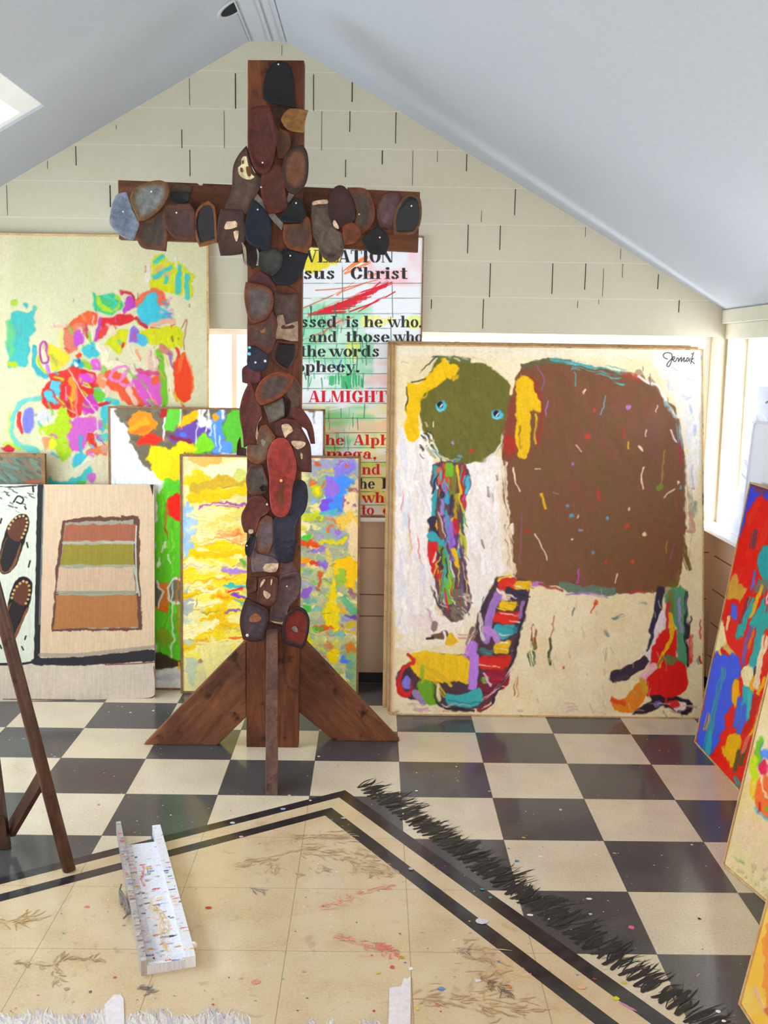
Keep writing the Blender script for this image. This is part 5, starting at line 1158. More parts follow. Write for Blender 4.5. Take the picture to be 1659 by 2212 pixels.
def sole(pts, tr, lvl, col, ctr=None, ci=.62, cup=.004, th=.007, name='shoe_sole', pale=None, sm=True, k=3):
    """one nailed-on piece of a shoe; outline traced on the plane of the cross face"""
    ox, oy, s = tr
    y = YC - .002 - lvl * .0078
    p = np.array(pts_of(pts)) / s + np.array([ox, oy])
    if sm:
        n_ = len(p); tg = []
        for i in range(n_):
            a_, c_ = p[i] - p[i - 1], p[(i + 1) % n_] - p[i]
            tn = abs(math.atan2(a_[0] * c_[1] - a_[1] * c_[0], a_ @ c_))
            tg.append((a_ + c_) * .5 * (0 if tn > .98 else 1))          # keep the cut corners of heels crisp
        q = []
        for i in range(n_):
            j = (i + 1) % n_; L_ = np.hypot(*(p[j] - p[i]))
            m0, m1 = [v * min(1, L_ / (np.hypot(*v) + 1e-6)) for v in (tg[i], tg[j])]
            for t in np.arange(k + 1) / (k + 1):
                q.append(p[i] * (2 * t ** 3 - 3 * t * t + 1) + m0 * (t ** 3 - 2 * t * t + t) + p[j] * (3 * t * t - 2 * t ** 3) + m1 * (t ** 3 - t * t))
        q = np.array(q)
    else: q = p
    W3 = np.array([on_y(a, b2, y) for a, b2 in q])
    x, z = W3[:, 0], W3[:, 2]
    cx, cz = x.mean(), z.mean()
    n = len(x); cup = min(cup, .003)
    rs = [(1, th, 0), (1, .0008, 0), (1, .0008, 0), (.988, 0, 0), (.90, -.0006, .05), (.80, .0, .3), (ci, cup * .4, .8), (ci * .8, cup * .7, 1), (ci * .4, cup, 1)]
    rnd = random.Random(int(abs(cx * 9999)) + int(cz * 7777)); ph = rnd.uniform(0, 6)
    warp = lambda X, Z: .0012 * math.sin((X - cx) * 22 + ph) + .0012 * math.sin((Z - cz) * 17 + ph * 2)
    vs, cs = [], []
    col = np.array(col, float); ctr = col * 1.0 if ctr is None else np.array(ctr, float)
    for r, dy, t in rs:
        for a, c in zip(x, z):
            X, Z = cx + (a - cx) * r, cz + (c - cz) * r
            vs.append((X, y - th + dy + (warp(X, Z) if dy < th else 0) + .0, Z))
            cc = col * (1 - t) + ctr * t
            cs.append(cc * (1 + .10 * math.sin(X * 130 + Z * 90 + ph) * math.sin(Z * 160 - X * 50)))
    vs.append((cx, y - th + cup, cz)); cs.append(ctr)
    fs = []
    for i in range(len(rs) - 1):
        if i == 1: continue
        for j in range(n):
            j2 = (j + 1) % n
            fs.append((i * n + j, i * n + j2, (i + 1) * n + j2, (i + 1) * n + j))
    b0 = (len(rs) - 1) * n
    fs += [(b0 + j, b0 + (j + 1) % n, len(vs) - 1) for j in range(n)]
    fs.append(tuple(range(n - 1, -1, -1)))
    o = mesh_py(name, vs, fs, M_leather, cross, True)
    at = o.data.color_attributes.new('Col', 'FLOAT_COLOR', 'POINT')
    a = np.ones((len(vs), 4), np.float32); a[:, :3] = lin(np.clip(np.array(cs), 0, 255))
    at.data.foreach_set('color', a.ravel())
    rel(o)
    return o, y - th
def patch(par, pts, tr, yy, col, name, th=.002, label=None):
    """a small flat piece lying on a sole"""
    ox, oy, s = tr
    q = smooth_closed(np.array(pts_of(pts)) / s + np.array([ox, oy]), 2)
    w = [on_y(a, b2, yy) for a, b2 in q]
    o = prism(name, [(v[0], v[2]) for v in w], 'y', yy - th, yy + .004, col, par)
    if label: o['label'] = label
    return o
def nail(so, u, v, tr, r=.0030):
    o, y = so; ox, oy, s = tr
    w = on_y(ox + u / s, oy + v / s, y)
    bm = bmesh.new(); bmesh.ops.create_uvsphere(bm, u_segments=10, v_segments=6, radius=r)
    bmesh.ops.scale(bm, vec=(1, .6, 1), verts=bm.verts); bmesh.ops.translate(bm, vec=(w[0], y - .004, w[2]), verts=bm.verts)
    me = bpy.data.meshes.new('nail'); bm.to_mesh(me); bm.free()
    return link('nail', me, M_nail, o)
M_pale = simple('pale_worn_leather', (196, 168, 140), .7, .2, 60, bump=.4)
M_cream = simple('cream_worn_patch', (206, 196, 150), .7, .2, 50, bump=.4)
M_rust = simple('rust_leather_spot', (142, 86, 50), .7, .15, 60)
M_webb = wood('grey_webbing', (110, 104, 98), (168, 162, 154), (196, 190, 180), 'x', .8, 10)
M_black = simple('black_rubber', (26, 26, 30), .5, .2, 50)
M_cyan = simple('cyan_paint_drop', (110, 206, 226), .4, .05, 50)
A_, B_, C_, D_, E_, F_ = (480, 100, 4.808), (220, 360, 4.608), (560, 360, 4.366), (490, 520, 6.505), (490, 800, 6.505), (490, 1080, 6.505)
s = sole
# bar, left arm
s('680,265 690,190 760,160 800,170 910,200 890,262 780,270', B_, 0, (78, 58, 42), (84, 62, 44))
x = s('680,265 780,262 880,265 870,345 780,375 690,335', B_, 1, (34, 32, 38))
x = s('380,545 500,520 570,440 640,440 662,600 642,845 520,830 400,806 350,700', B_, 1, (112, 64, 38), (78, 66, 54), .72, sm=True)
x = s('610,400 680,372 880,372 930,450 932,722 840,730 745,724 660,640 618,540', B_, 2, (98, 56, 40), (82, 58, 54), .74); nail(x, 745, 460, B_)
x = s('85,480 120,330 165,272 250,255 282,340 320,450 376,565 352,650 318,742 205,700 90,590', B_, 2, (136, 144, 158), (118, 130, 150), .7, .006); nail(x, 215, 450, B_); x[0]['label'] = 'pale blue grey sole'
x = s('300,262 335,215 450,158 580,138 660,168 676,250 630,370 540,470 430,540 365,542 330,450 288,350', B_, 3, (124, 84, 48), (134, 138, 136), .68, .008); nail(x, 495, 250, B_); x[0]['label'] = 'brown rimmed sole with grey middle'
x = s('985,385 1060,342 1122,390 1140,500 1152,752 1085,775 975,803 930,680 918,560 940,450', B_, 2, (144, 88, 44), (26, 25, 32), .80, .005)
patch(x[0], '990,420 1060,382 1110,420 1130,560 1135,735 1010,775 965,650 960,520', B_, x[1] + .002, M_black, 'insole')
# bar, right arm
x = s('830,200 1000,208 1062,300 1092,450 1050,572 960,645 900,560 915,450 890,320', C_, 1, (128, 68, 40), (94, 82, 72), .7); nail(x, 942, 450, C_)
s('780,560 860,518 932,560 965,645 900,720 800,735', C_, 2, (140, 74, 38), (120, 66, 38))
x = s('1130,330 1200,248 1320,238 1342,320 1290,450 1252,595 1140,570 1108,450', C_, 1, (98, 62, 54), (112, 84, 86), .7)
x = s('1380,268 1440,252 1512,292 1533,420 1512,560 1440,642 1268,642 1262,540 1290,400', C_, 2, (112, 76, 48), (30, 27, 28), .82); patch(x[0], '1385,290 1440,270 1500,305 1515,430 1490,560 1430,625 1290,628 1290,540 1320,400', C_, x[1] + .002, M_black, 'insole'); nail(x, 1435, 372, C_, .003); x[0]['label'] = 'black oval insole in a tan rim'
x = s('1120,562 1200,630 1228,722 1190,832 1060,826 1000,762 962,690 1040,610', C_, 3, (32, 27, 29)); nail(x, 1137, 668, C_); x[0]['label'] = 'black five sided heel'
x = s('495,330 560,312 640,308 664,420 692,540 735,600 790,640 792,800 740,882 660,898 590,842 540,720 497,640 488,500', C_, 2, (98, 78, 64), (112, 96, 84), .8, .004); patch(x[0], '505,335 560,318 640,312 645,350 560,352 505,365', C_, x[1] + .001, M_pale, 'worn_edge')
x = s('690,222 740,180 800,188 852,250 892,350 908,450 882,512 795,552 735,600 690,530 650,470 648,350', C_, 4, (62, 38, 35), (70, 42, 38)); patch(x[0], '695,520 715,505 750,570 740,588 700,560', C_, x[1] - .002, M_pale, 'torn_heel_edge')
# head of the cross
x = s('460,290 520,195 600,160 690,190 735,290 752,450 765,645 640,622 500,592 428,550 428,420', A_, 1, (24, 26, 30), None, cup=.002); nail(x, 585, 190, A_); x[0]['label'] = 'black rubber sole end'
s('505,620 680,640 610,770 625,830 680,880 700,1020 640,1170 575,1175 560,1000 545,800', A_, 0, (70, 48, 34), (84, 56, 36))
s('525,690 600,845 690,900 712,1040 642,1170 580,1172 562,1000 548,820', A_, 1, (118, 68, 38), (96, 66, 44))
x = s('610,770 650,690 720,650 895,668 862,780 852,900 740,890 660,850', A_, 2, (158, 112, 58), (154, 106, 54))
x = s('300,640 400,620 500,620 545,800 572,960 542,1150 500,1280 440,1332 350,1290 290,1150 265,950 280,780', A_, 3, (98, 42, 33), (94, 46, 36), .8, .003); nail(x, 420, 1210, A_); x[0]['label'] = 'long dark red sole'
x = s('255,1035 180,1120 120,1240 108,1380 100,1500 60,1600 25,1690 150,1745 270,1742 330,1590 390,1480 402,1380 330,1300 290,1180 268,1080', A_, 2, (84, 58, 48), (104, 82, 68), .7); patch(x[0], '200,1160 260,1145 290,1210 330,1290 350,1340 290,1385 220,1370 175,1330 165,1260 200,1230', A_, x[1] + .001, M_cream, 'cream_patch')
for q in ('205,1190 225,1185 220,1220 205,1220', '250,1250 290,1260 300,1340 270,1350 250,1300', '190,1260 215,1270 215,1310 190,1300'): patch(x[0], q, A_, x[1] - .0012, M_beam, 'worn_hole', .001)
x = s('840,1028 885,1110 898,1250 880,1400 820,1500 760,1542 680,1500 640,1400 628,1250 660,1130 740,1050', A_, 3, (64, 42, 34), (126, 82, 56), .72, .003)
x = s('355,1518 500,1690 645,1850 620,1912 540,1830 430,1700 318,1575', A_, 1, (160, 154, 146), name='webbing_strap', cup=.0); x[0]['label'] = 'grey webbing strap crossing under the soles'
x = s('690,1520 750,1545 680,1650 660,1640', A_, 1, (150, 146, 140), name='webbing_strap', cup=0); x[0]['label'] = 'short end of grey webbing strap'
x = s('560,1210 660,1290 660,1500 692,1690 590,1730 470,1742 420,1600 398,1450 420,1330', A_, 2, (108, 50, 30), (92, 50, 36), .7, .003); nail(x, 405, 1465, A_, .003)
x = s('325,1585 430,1680 500,1800 513,1950 490,2132 330,2085 250,2000 238,1860 280,1700', A_, 3, (22, 26, 44), (26, 30, 48)); nail(x, 370, 1697, A_, .003); x[0]['label'] = 'dark navy sole'
x = s('770,1565 832,1620 872,1750 820,1832 640,1835 588,1790 680,1670', A_, 4, (18, 24, 26)); nail(x, 768, 1630, A_)
x = s('640,1850 820,1838 852,1750 912,1800 930,2050 872,2152 780,2130 690,2100 636,2000', A_, 3, (128, 66, 26), (92, 66, 54), .68)
x = s('1190,420 1300,425 1405,430 1442,600 1422,760 1392,872 1290,885 1183,888 1150,700 1160,540', B_, 2, (72, 46, 38), (84, 58, 48)); patch(x[0], '1210,560 1330,540 1345,600 1230,625', B_, x[1] + .002, M_pale, 'torn_heel_edge'); patch(x[0], '1310,650 1360,640 1355,720 1335,745', B_, x[1] + .001, M_pale, 'torn_heel_edge')
# under the crossing
s('200,40 290,0 460,0 470,330 350,400 290,340 240,300', D_, 0, (70, 46, 34), (60, 44, 40)); 
x = s('418,108 452,160 452,345 415,352 440,240', D_, 2, (222, 216, 202), name='welt_strip', cup=0); x[0]['label'] = 'curved white strip of welt'
x = s('212,20 270,100 288,355 250,345 236,180', D_, 2, (184, 166, 140), name='welt_strip', cup=0); x[0]['label'] = 'pale curved strip of welt on the left edge'
x = s('455,160 600,120 690,110 790,200 765,380 655,505 560,452 440,362', D_, 3, (40, 46, 44), (66, 68, 62), .7, .006)
x = s('790,110 960,140 1158,182 1112,290 1072,425 950,592 780,632 680,592 638,520 755,380', D_, 2, (23, 24, 34), (27, 28, 38)); nail(x, 893, 212, D_, .003)
s('350,490 450,420 600,500 690,640 660,760 560,640 400,620 290,560', D_, 1, (98, 48, 44), (92, 48, 42))
x = s('270,580 440,608 560,640 640,720 657,860 642,960 600,1060 540,1120 380,1182 300,1070 258,900 246,740', D_, 2, (122, 64, 36), (104, 94, 92), .66, .006)
s('640,640 820,620 985,720 1005,820 830,800 660,780', D_, 0, (110, 54, 30), (100, 50, 30))
x = s('660,700 820,760 980,740 1012,900 1008,1140 960,1232 820,1240 720,1232 690,1080 655,900', D_, 1, (88, 62, 50), (96, 74, 66))
x = s('712,1050 790,1040 830,1180 1000,1130 1003,1410 900,1412 780,1382 668,1385 690,1230', D_, 1, (188, 156, 130), (190, 160, 136), name='torn_lining', th=.008); x[0]['label'] = 'pale torn lining strip'
s('700,1395 1000,1420 985,1600 930,1720 860,1835 700,1740 630,1600', D_, 0, (110, 62, 40), (36, 29, 33), .82)
x = s('290,1182 400,1172 560,1115 640,990 712,1150 690,1300 682,1420 620,1562 540,1582 400,1482 288,1482', D_, 3, (108, 52, 36), (90, 68, 62), .62); patch(x[0], '450,1190 500,1170 545,1220 530,1290 480,1290 455,1240', D_, x[1] + .003, M_rust, 'rust_spot')
x = s('215,1800 290,1740 345,1800 480,1838 485,1980 370,2022 218,1992', D_, 1, (110, 50, 58), (118, 58, 62)) 
x = s('300,1480 430,1500 560,1600 595,1720 520,1822 380,1832 285,1752', D_, 4, (42, 42, 64), (52, 50, 68)); 
for u, v, r in ((322, 1500, .005), (318, 1590, .006)):
    o = nail(x, u, v, D_, r); o.name = 'paint_drop'; o.data.materials[0] = M_cyan
nail(x, 540, 1690, D_, .005); x[0]['label'] = 'navy heel with cyan paint drops'; nail(x, 405, 1710, D_, .004)
s('870,80 945,90 1035,230 1020,480 930,662 865,662 900,430 820,330', E_, 1, (104, 76, 62), (116, 90, 76))
x = s('780,370 880,420 862,610 800,680 780,520', E_, 0, (50, 44, 48))
s('520,500 640,460 780,380 812,500 812,640 700,700 600,742', E_, 2, (104, 92, 80), (122, 112, 100), .8)
x = s('330,150 420,330 472,490 495,620 430,760 402,950 438,1042 280,1062 240,1090 225,900 190,700 180,560 210,400 262,260', E_, 2, (112, 52, 40), (104, 50, 42), .75, .003)
patch(x[0], '195,520 222,560 225,700 262,880 275,1050 235,1085 218,900 190,700', E_, x[1] + .003, M_pale, 'worn_edge'); patch(x[0], '488,640 470,700 430,770 455,1030 425,1035 400,940 400,740', E_, x[1] + .003, M_pale, 'worn_edge')
x = s('560,80 700,20 860,38 948,90 902,220 780,362 620,450 480,492 415,400 410,280 480,150', E_, 4, (146, 70, 30), (92, 74, 66), .64, .008)
s('190,930 205,1080 275,1100 272,1200 138,1192 150,1020', E_, 0, (82, 38, 38), (80, 40, 38))
x = s('930,520 1030,518 1100,590 1182,720 1222,850 1242,1032 1180,1032 1128,850 1030,770 925,650', E_, 2, (108, 46, 38), (104, 46, 38))
x = s('680,740 800,678 960,698 1040,790 1132,950 1182,1080 1193,1432 1020,1422 960,1200 900,1030 780,930 675,920', E_, 3, (96, 44, 38), (104, 66, 56), .75); patch(x[0], '770,770 870,755 930,850 860,900 820,950 790,870', E_, x[1] + .001, M_pale, 'torn_lining'); patch(x[0], '900,1000 990,990 1100,1010 1095,1060 1000,1110 940,1070', E_, x[1] + .001, M_pale, 'torn_lining'); patch(x[0], '1035,1160 1065,1180 1060,1245 1040,1235', E_, x[1] + .001, M_pale, 'worn_edge')
x = s('480,780 560,760 640,860 690,940 600,1080 575,1220 500,1300 420,1312 320,1262 278,1150 300,1040 420,1042 440,900', E_, 4, (136, 80, 48), (124, 98, 80), .7, .004); patch(x[0], '510,900 545,920 540,1040 500,1060 480,980', E_, x[1] + .003, M_metal, 'worn_patch')
s('330,1330 430,1310 510,1320 545,1450 590,1600 565,1720 400,1765 300,1700 270,1500', E_, 1, (108, 66, 50), (100, 88, 82), .72)
x = s('460,1640 510,1600 550,1640 545,1690 490,1700', E_, 2, (40, 28, 26), (30, 22, 22))
# lower shaft
x = s('910,-240 1030,-292 1110,-240 1142,-80 1130,60 1090,172 1030,245 975,400 962,640 930,820 860,884 770,874 700,802 658,640 650,300 700,230 860,140', F_, 3, (42, 41, 60), (60, 58, 80), .7, .003)
x[0]['label'] = 'navy plastic clog sole with holes'
for u, v in ((715, 575), (805, 600), (900, 585), (720, 660), (810, 690), (905, 675), (730, 745), (880, 760), (800, 812)):
    ox, oy, k = F_; w = on_y(ox + u / k, oy + v / k, x[1])
    mesh_py('clog_hole', [(w[0] + .0042 * math.cos(a * .628), yy, w[2] + .0042 * math.sin(a * .628)) for yy in (x[1] - .0065, x[1] + .004) for a in range(10)], [tuple(range(10)), tuple(range(19, 9, -1))] + [(i, (i + 1) % 10, 10 + (i + 1) % 10, 10 + i) for i in range(10)], M_black, x[0])
x = s('640,1000 720,950 800,950 870,1000 940,1150 982,1330 962,1500 920,1680 902,1900 850,2020 770,2062 680,2032 620,1930 600,1700 598,1500 568,1300 578,1150', E_, 5, (176, 66, 58), (168, 58, 50), .7, .002)
x[0]['label'] = 'bright red insole'
patch(x[0], '750,1560 800,1560 795,1700 790,1920 700,1920 730,1700', E_, x[1] + .0005, M_beam, 'worn_groove', .001)
o = nail(x, 765, 1548, E_, .0055); o.data.materials[0] = simple('yellow_pin', (240, 180, 80), .4, .03, 40)
x = s('330,-35 500,-65 580,20 622,130 560,200 480,250 432,400 400,482 250,452 208,330 208,200 258,100', F_, 2, (112, 50, 40), (112, 54, 46), .7); nail(x, 567, 60, F_, .004); patch(x[0], '310,415 370,420 365,465 310,470', F_, x[1] - .001, M_pale, 'worn_edge')
s('410,460 500,500 640,600 740,890 700,960 360,1000 345,850 390,660', F_, 0, (120, 100, 102), (130, 112, 116)); 
x = s('380,660 430,740 660,800 742,890 690,1012 520,1002 360,1012 344,850', F_, 1, (126, 106, 110), (138, 118, 120)); patch(x[0], '540,900 700,890 725,900 690,1008 520,1000', F_, x[1] + .001, M_pale, 'worn_edge')
x = s('340,488 412,520 380,660 320,802 268,762 258,650 288,570', F_, 3, (30, 31, 33)); nail(x, 283, 640, F_, .003); x[0]['label'] = 'small black scrap of sole'
x = s('560,208 642,240 662,400 652,600 600,732 480,752 428,680 418,480 448,320', F_, 2, (130, 78, 48), (122, 104, 110), .7, .005)
s('745,860 930,830 1005,1000 1010,1045 880,1050 720,1060', F_, 0, (122, 62, 48), (112, 80, 86))
s('285,1080 430,1085 425,1280 300,1310 270,1200', F_, 0, (102, 58, 40), (96, 56, 42))
x = s('740,1060 960,1000 1030,1040 1048,1150 1012,1350 880,1500 790,1762 600,1702 612,1520 690,1400 720,1200', F_, 1, (104, 76, 70), (104, 78, 78), .8); nail(x, 845, 1210, F_, .003)
patch(x[0], '600,1690 790,1745 850,1560 870,1490 820,1640 770,1720', F_, x[1] + .0, M_pale, 'worn_edge')
s('565,1720 785,1770 768,1862 548,1842', F_, 0, (88, 46, 44), (84, 46, 44), sm=False)
x = s('450,1100 620,1058 720,1100 722,1250 682,1440 560,1492 420,1442 438,1250', F_, 2, (98, 50, 40), (110, 70, 56), .7); patch(x[0], '520,1270 620,1330 570,1390 520,1340', F_, x[1] + .001, M_pale, 'torn_lining'); patch(x[0], '480,1160 520,1110 540,1130 470,1230', F_, x[1] + .001, M_pale, 'torn_lining'); patch(x[0], '620,1120 640,1110 630,1190 615,1190', F_, x[1] + .001, M_pale, 'torn_lining')
x = s('270,1370 420,1452 570,1530 592,1680 540,1852 520,1962 380,1990 230,1952 186,1750 200,1580', F_, 3, (70, 42, 42), (84, 68, 78), .72); patch(x[0], '320,1650 400,1590 490,1650 440,1710 330,1710', F_, x[1] + .002, M_rust, 'rust_spot'); nail(x, 290, 1898, F_, .006); x[0]['label'] = 'dark purple brown heel with an orange spot'
x = s('930,1510 1020,1498 1110,1550 1163,1680 1152,1850 1112,2002 1050,2085 900,2040 795,2000 778,1800 808,1650', F_, 3, (56, 34, 36), (132, 40, 28), .78); patch(x[0], '910,1800 960,1770 1000,1830 985,1860 940,1840', F_, x[1] + .003, M_metal, 'worn_patch')
# bent nail and dark stains on the bare wood
o = nail((cross, YC - .002), 0, 0, (620, 1620, 1), .003)
bpy.data.objects.remove(o)

# ------------------------------------------------------------------ easel at the left edge
easel = tag(empty('easel', (-.95, -1.43, 0)), 'brown wooden easel legs standing at the left edge of the frame', 'easel')
def er(o): o.matrix_parent_inverse = Matrix.Translation((.95, 1.43, 0)); return o
A0, A1 = Vector((-.9496, -1.436, 0)), Vector((-1.1263, -1.40, .7399))
top = A0 + (A1 - A0) * 2.25
er(tube('leg', [A0, A0 + (A1 - A0) * .5, A0 + (A1 - A0) * 1.2, top], .0180, M_easel, easel, 12, .019))
B0 = Vector((-1.185, -1.305, 0)); B1 = Vector((-1.2075, -1.302, .2576)); topb = B0 + (B1 - B0) * 6.4
def beam(name, a, b, w, t, side, mat, par):
    a, b = Vector(a), Vector(b); d = (b - a).normalized(); sv = Vector(side); sv = (sv - d * sv.dot(d)).normalized(); n = d.cross(sv)
    vs = [p + sv * (i * w / 2) + n * (j * t / 2) for p in (a, b) for i, j in ((-1, -1), (1, -1), (1, 1), (-1, 1))]
    return mesh_py(name, vs, [(0, 1, 2, 3), (7, 6, 5, 4), (0, 1, 5, 4), (1, 2, 6, 5), (2, 3, 7, 6), (3, 0, 4, 7)], mat, par, bevel=.002)
er(beam('leg', B0 + Vector((0, 0, .0)), topb, .046, .026, (1, 0, 0), M_easel, easel))
er(beam('stretcher', (-1.165, -1.283, .045), (-1.030, -1.385, .262), .046, .016, (0, .3, 1), M_easel, easel))
er(beam('mast_block', topb - Vector((.03, 0, .02)), top + Vector((.03, 0, .0)), .07, .05, (0, 0, 1), M_easel, easel))

# ------------------------------------------------------------------ paint splashed trough on the floor
P0, P1 = Vector((-.636, -1.939, 0)), Vector((-.5205, -1.9015, 0))
ux = (P1 - P0).normalized(); uy = Vector((-ux.y, ux.x, 0)); TW = .128; TL = .70
rot = Matrix(((ux.x, uy.x, 0), (ux.y, uy.y, 0), (0, 0, 1))).to_4x4()
tray = tag(empty('paint_trough', P0, rot), 'white wooden trough splashed with paint, lying on the painted rug', 'tray')
rndm = random.Random(12)
def splash_mesh(name, x0, x1, y0, y1, z0, z1, base, cols, dens, res=.002, par=None):
    """box whose top carries dried paint spots"""
    o = boxes(name, [(x0, x1, y0, y1, z0, z1)], None, par)
    bm = bmesh.new(); bm.from_mesh(o.data)
    bm.free()
    nx, ny = max(2, int((x1 - x0) / res)), max(2, int((y1 - y0) / res))
    gx, gy = np.meshgrid(np.linspace(x0, x1, nx), np.linspace(y0, y1, ny))
    c = np.empty((ny, nx, 3), np.float32); c[:] = base
    for i in range(int(dens)):
        cx, cy = rndm.uniform(x0, x1), rndm.uniform(y0, y1); a = rndm.uniform(.002, .014); bq = rndm.uniform(.0015, .006)
        cc = np.array(rndm.choice(cols), np.float32)
        d = ((gx - cx) / a) ** 2 + ((gy - cy) / bq) ** 2 + (vnoise(gx * 300, gy * 300, i % 30) - .5) * 1.2
        m = np.clip((1 - d) * 2, 0, 1)[..., None] * rndm.uniform(.5, 1)
        c = c * (1 - m) + cc * m
    # vertical sides share the base colour; the top sheet is a grid
    vs = np.stack([gx, gy, np.full_like(gx, z1)], -1).reshape(-1, 3)
    nb = len(vs); ring = list(range(nx)) + [nx * k + nx - 1 for k in range(1, ny)] + [nx * (ny - 1) + k for k in range(nx - 2, -1, -1)] + [nx * k for k in range(ny - 2, 0, -1)]
    low = [(vs[k][0], vs[k][1], z0) for k in ring] + [tuple(vs[k]) for k in ring]
    cl = [np.array(base, float) * rndm.uniform(.94, 1.02) for k in ring] * 2
    allv = np.vstack([vs, np.array(low)])
    i = np.arange(nx * ny).reshape(ny, nx)
    q = [tuple(r) for r in np.stack([i[:-1, :-1], i[:-1, 1:], i[1:, 1:], i[1:, :-1]], -1).reshape(-1, 4).tolist()]
    m_ = len(ring)
    q += [(nb + m_ + k, nb + k, nb + (k + 1) % m_, nb + m_ + (k + 1) % m_) for k in range(m_)]
    q.append(tuple(nb + k for k in range(m_)))
    bpy.data.objects.remove(o)
    o = mesh_py(name, allv, q, M_mark, par)
    at = o.data.color_attributes.new('Col', 'FLOAT_COLOR', 'POINT')
    a = np.ones((len(allv), 4), np.float32); a[:, :3] = lin(np.vstack([c.reshape(-1, 3), np.array(cl)]))
    at.data.foreach_set('color', a.ravel())
    return o
PC = [(196, 40, 60), (60, 90, 170), (226, 180, 60), (40, 40, 60), (150, 110, 170), (90, 160, 110), (230, 150, 150), (120, 110, 110), (206, 150, 60), (170, 170, 190)]
WB = (224, 224, 232)
splash_mesh('floor_panel', .014, TW - .024, .012, TL - .04, .006, .012, WB, PC + [WB] * 8, 150, .0017, tray)
_fp = [o for o in tray.children if o.name.startswith('floor_panel')][0]
_at = _fp.data.color_attributes['Col']; _n = len(_fp.data.vertices)
_c = np.empty(_n * 4, np.float32); _at.data.foreach_get('color', _c); _c = _c.reshape(-1, 4)
_v = np.empty(_n * 3, np.float32); _fp.data.vertices.foreach_get('co', _v); _v = _v.reshape(-1, 3)
for _u, _l0, _l1, _w, _cc in ((.070, .06, .30, .010, (206, 160, 70)), (.082, .10, .26, .007, (214, 176, 90)), (.058, .14, .34, .008, (226, 200, 140)), (.045, .05, .20, .008, (196, 206, 226)), (.050, .40, .52, .007, (206, 60, 100)), (.066, .46, .50, .010, (60, 50, 80))):
    _m = np.clip(1.3 - ((_v[:, 0] - _u - .006 * np.sin(_v[:, 1] * 40)) / _w) ** 2 - (vnoise(_v[:, 0] * 400, _v[:, 1] * 90, 7) * 1.3), 0, 1) * ((_v[:, 1] > _l0) & (_v[:, 1] < _l1)) * .85
    _c[:, :3] = _c[:, :3] * (1 - _m[:, None]) + lin(_cc) * _m[:, None]
_at.data.foreach_set('color', _c.ravel())
splash_mesh('divider_strip', .014, .036, .012, TL - .05, .012, .0165, (206, 202, 210), PC + [WB] * 6, 90, .0017, tray)
splash_mesh('side_rail', 0, .014, 0, TL + .075, 0, .037, (170, 160, 154), PC[:2] + [(120, 100, 90), (150, 140, 134), (190, 184, 180)] * 5, 120, .0017, tray)
splash_mesh('side_rail', TW - .024, TW, .0, TL + .035, 0, .029, (222, 222, 228), PC + [(226, 226, 232)] * 18, 90, .0017, tray)
splash_mesh('end_piece', .014, TW - .024, 0, 0.012, 0, .024, (206, 206, 216), PC[:3] + [WB] * 10, 40, .0017, tray)
cl_ = boxes('clasp', [(-.014, -.0005, .30, .345, .006, .014), (-.012, -.001, .262, .30, .012, .018), (-.022, -.012, .325, .395, .008, .012)], M_metal, tray, .0012)
tube('clasp_pin', [(-.020, .25, .012), (-.010, .262, .014), (-.004, .30, .016), (-.008, .35, .013), (-.018, .40, .012), (-.012, .42, .016)], .0028, M_metal, tray, 8)
bm = bmesh.new(); bmesh.ops.create_uvsphere(bm, u_segments=12, v_segments=8, radius=.009); bmesh.ops.translate(bm, vec=(TW + .004, .060, .02), verts=bm.verts)
me = bpy.data.meshes.new('knob'); bm.to_mesh(me); bm.free(); link('knob', me, M_nail, tray)

# ------------------------------------------------------------------ paint on the floor
def flat_mesh(name, polys, par, z=.0005, kind='stuff'):
    vs, fs, cs = [], [], []
    for p, c in polys:
        n = len(vs); vs += [(q[0], q[1], z + .00002 * (len(fs) % 60)) for q in p]; fs.append(tuple(range(n, n + len(p)))); cs += [c] * len(p)
    me = bpy.data.meshes.new(name); me.from_pydata(vs, [], fs)
    o = link(name, me, M_mark, par)
    at = me.color_attributes.new('Col', 'FLOAT_COLOR', 'POINT')
    a = np.ones((len(vs), 4), np.float32); a[:, :3] = lin(np.array(cs)); at.data.foreach_set('color', a.ravel())
    if kind: o['kind'] = kind
    return o
rq = random.Random(77)
def brush(a, b2, w, c, bend=0.0, n=10):
    a, b2 = np.array(a[:2]), np.array(b2[:2]); d = b2 - a; L = np.hypot(*d); d = d / L; nn = np.array([-d[1], d[0]])
    L1, R1 = [], []
    for i in range(n + 1):
        t = i / n; ww = w * (math.sin(math.pi * min(1, .12 + t * .88)) ** .6 if t < 1 else .05) * rq.uniform(.75, 1.1)
        m = a + d * L * t + nn * bend * math.sin(t * math.pi)
        L1.append(m + nn * ww / 2); R1.append(m - nn * ww / 2)
    return L1 + R1[::-1], c
def blot(x, y, r, c, asp=1.0):
    n = 9; ph = rq.uniform(0, 6)
    return [(x + r * asp * math.cos(k * 6.283 / n + ph) * rq.uniform(.7, 1.15), y + r * math.sin(k * 6.283 / n + ph) * rq.uniform(.7, 1.15)) for k in range(n)], c
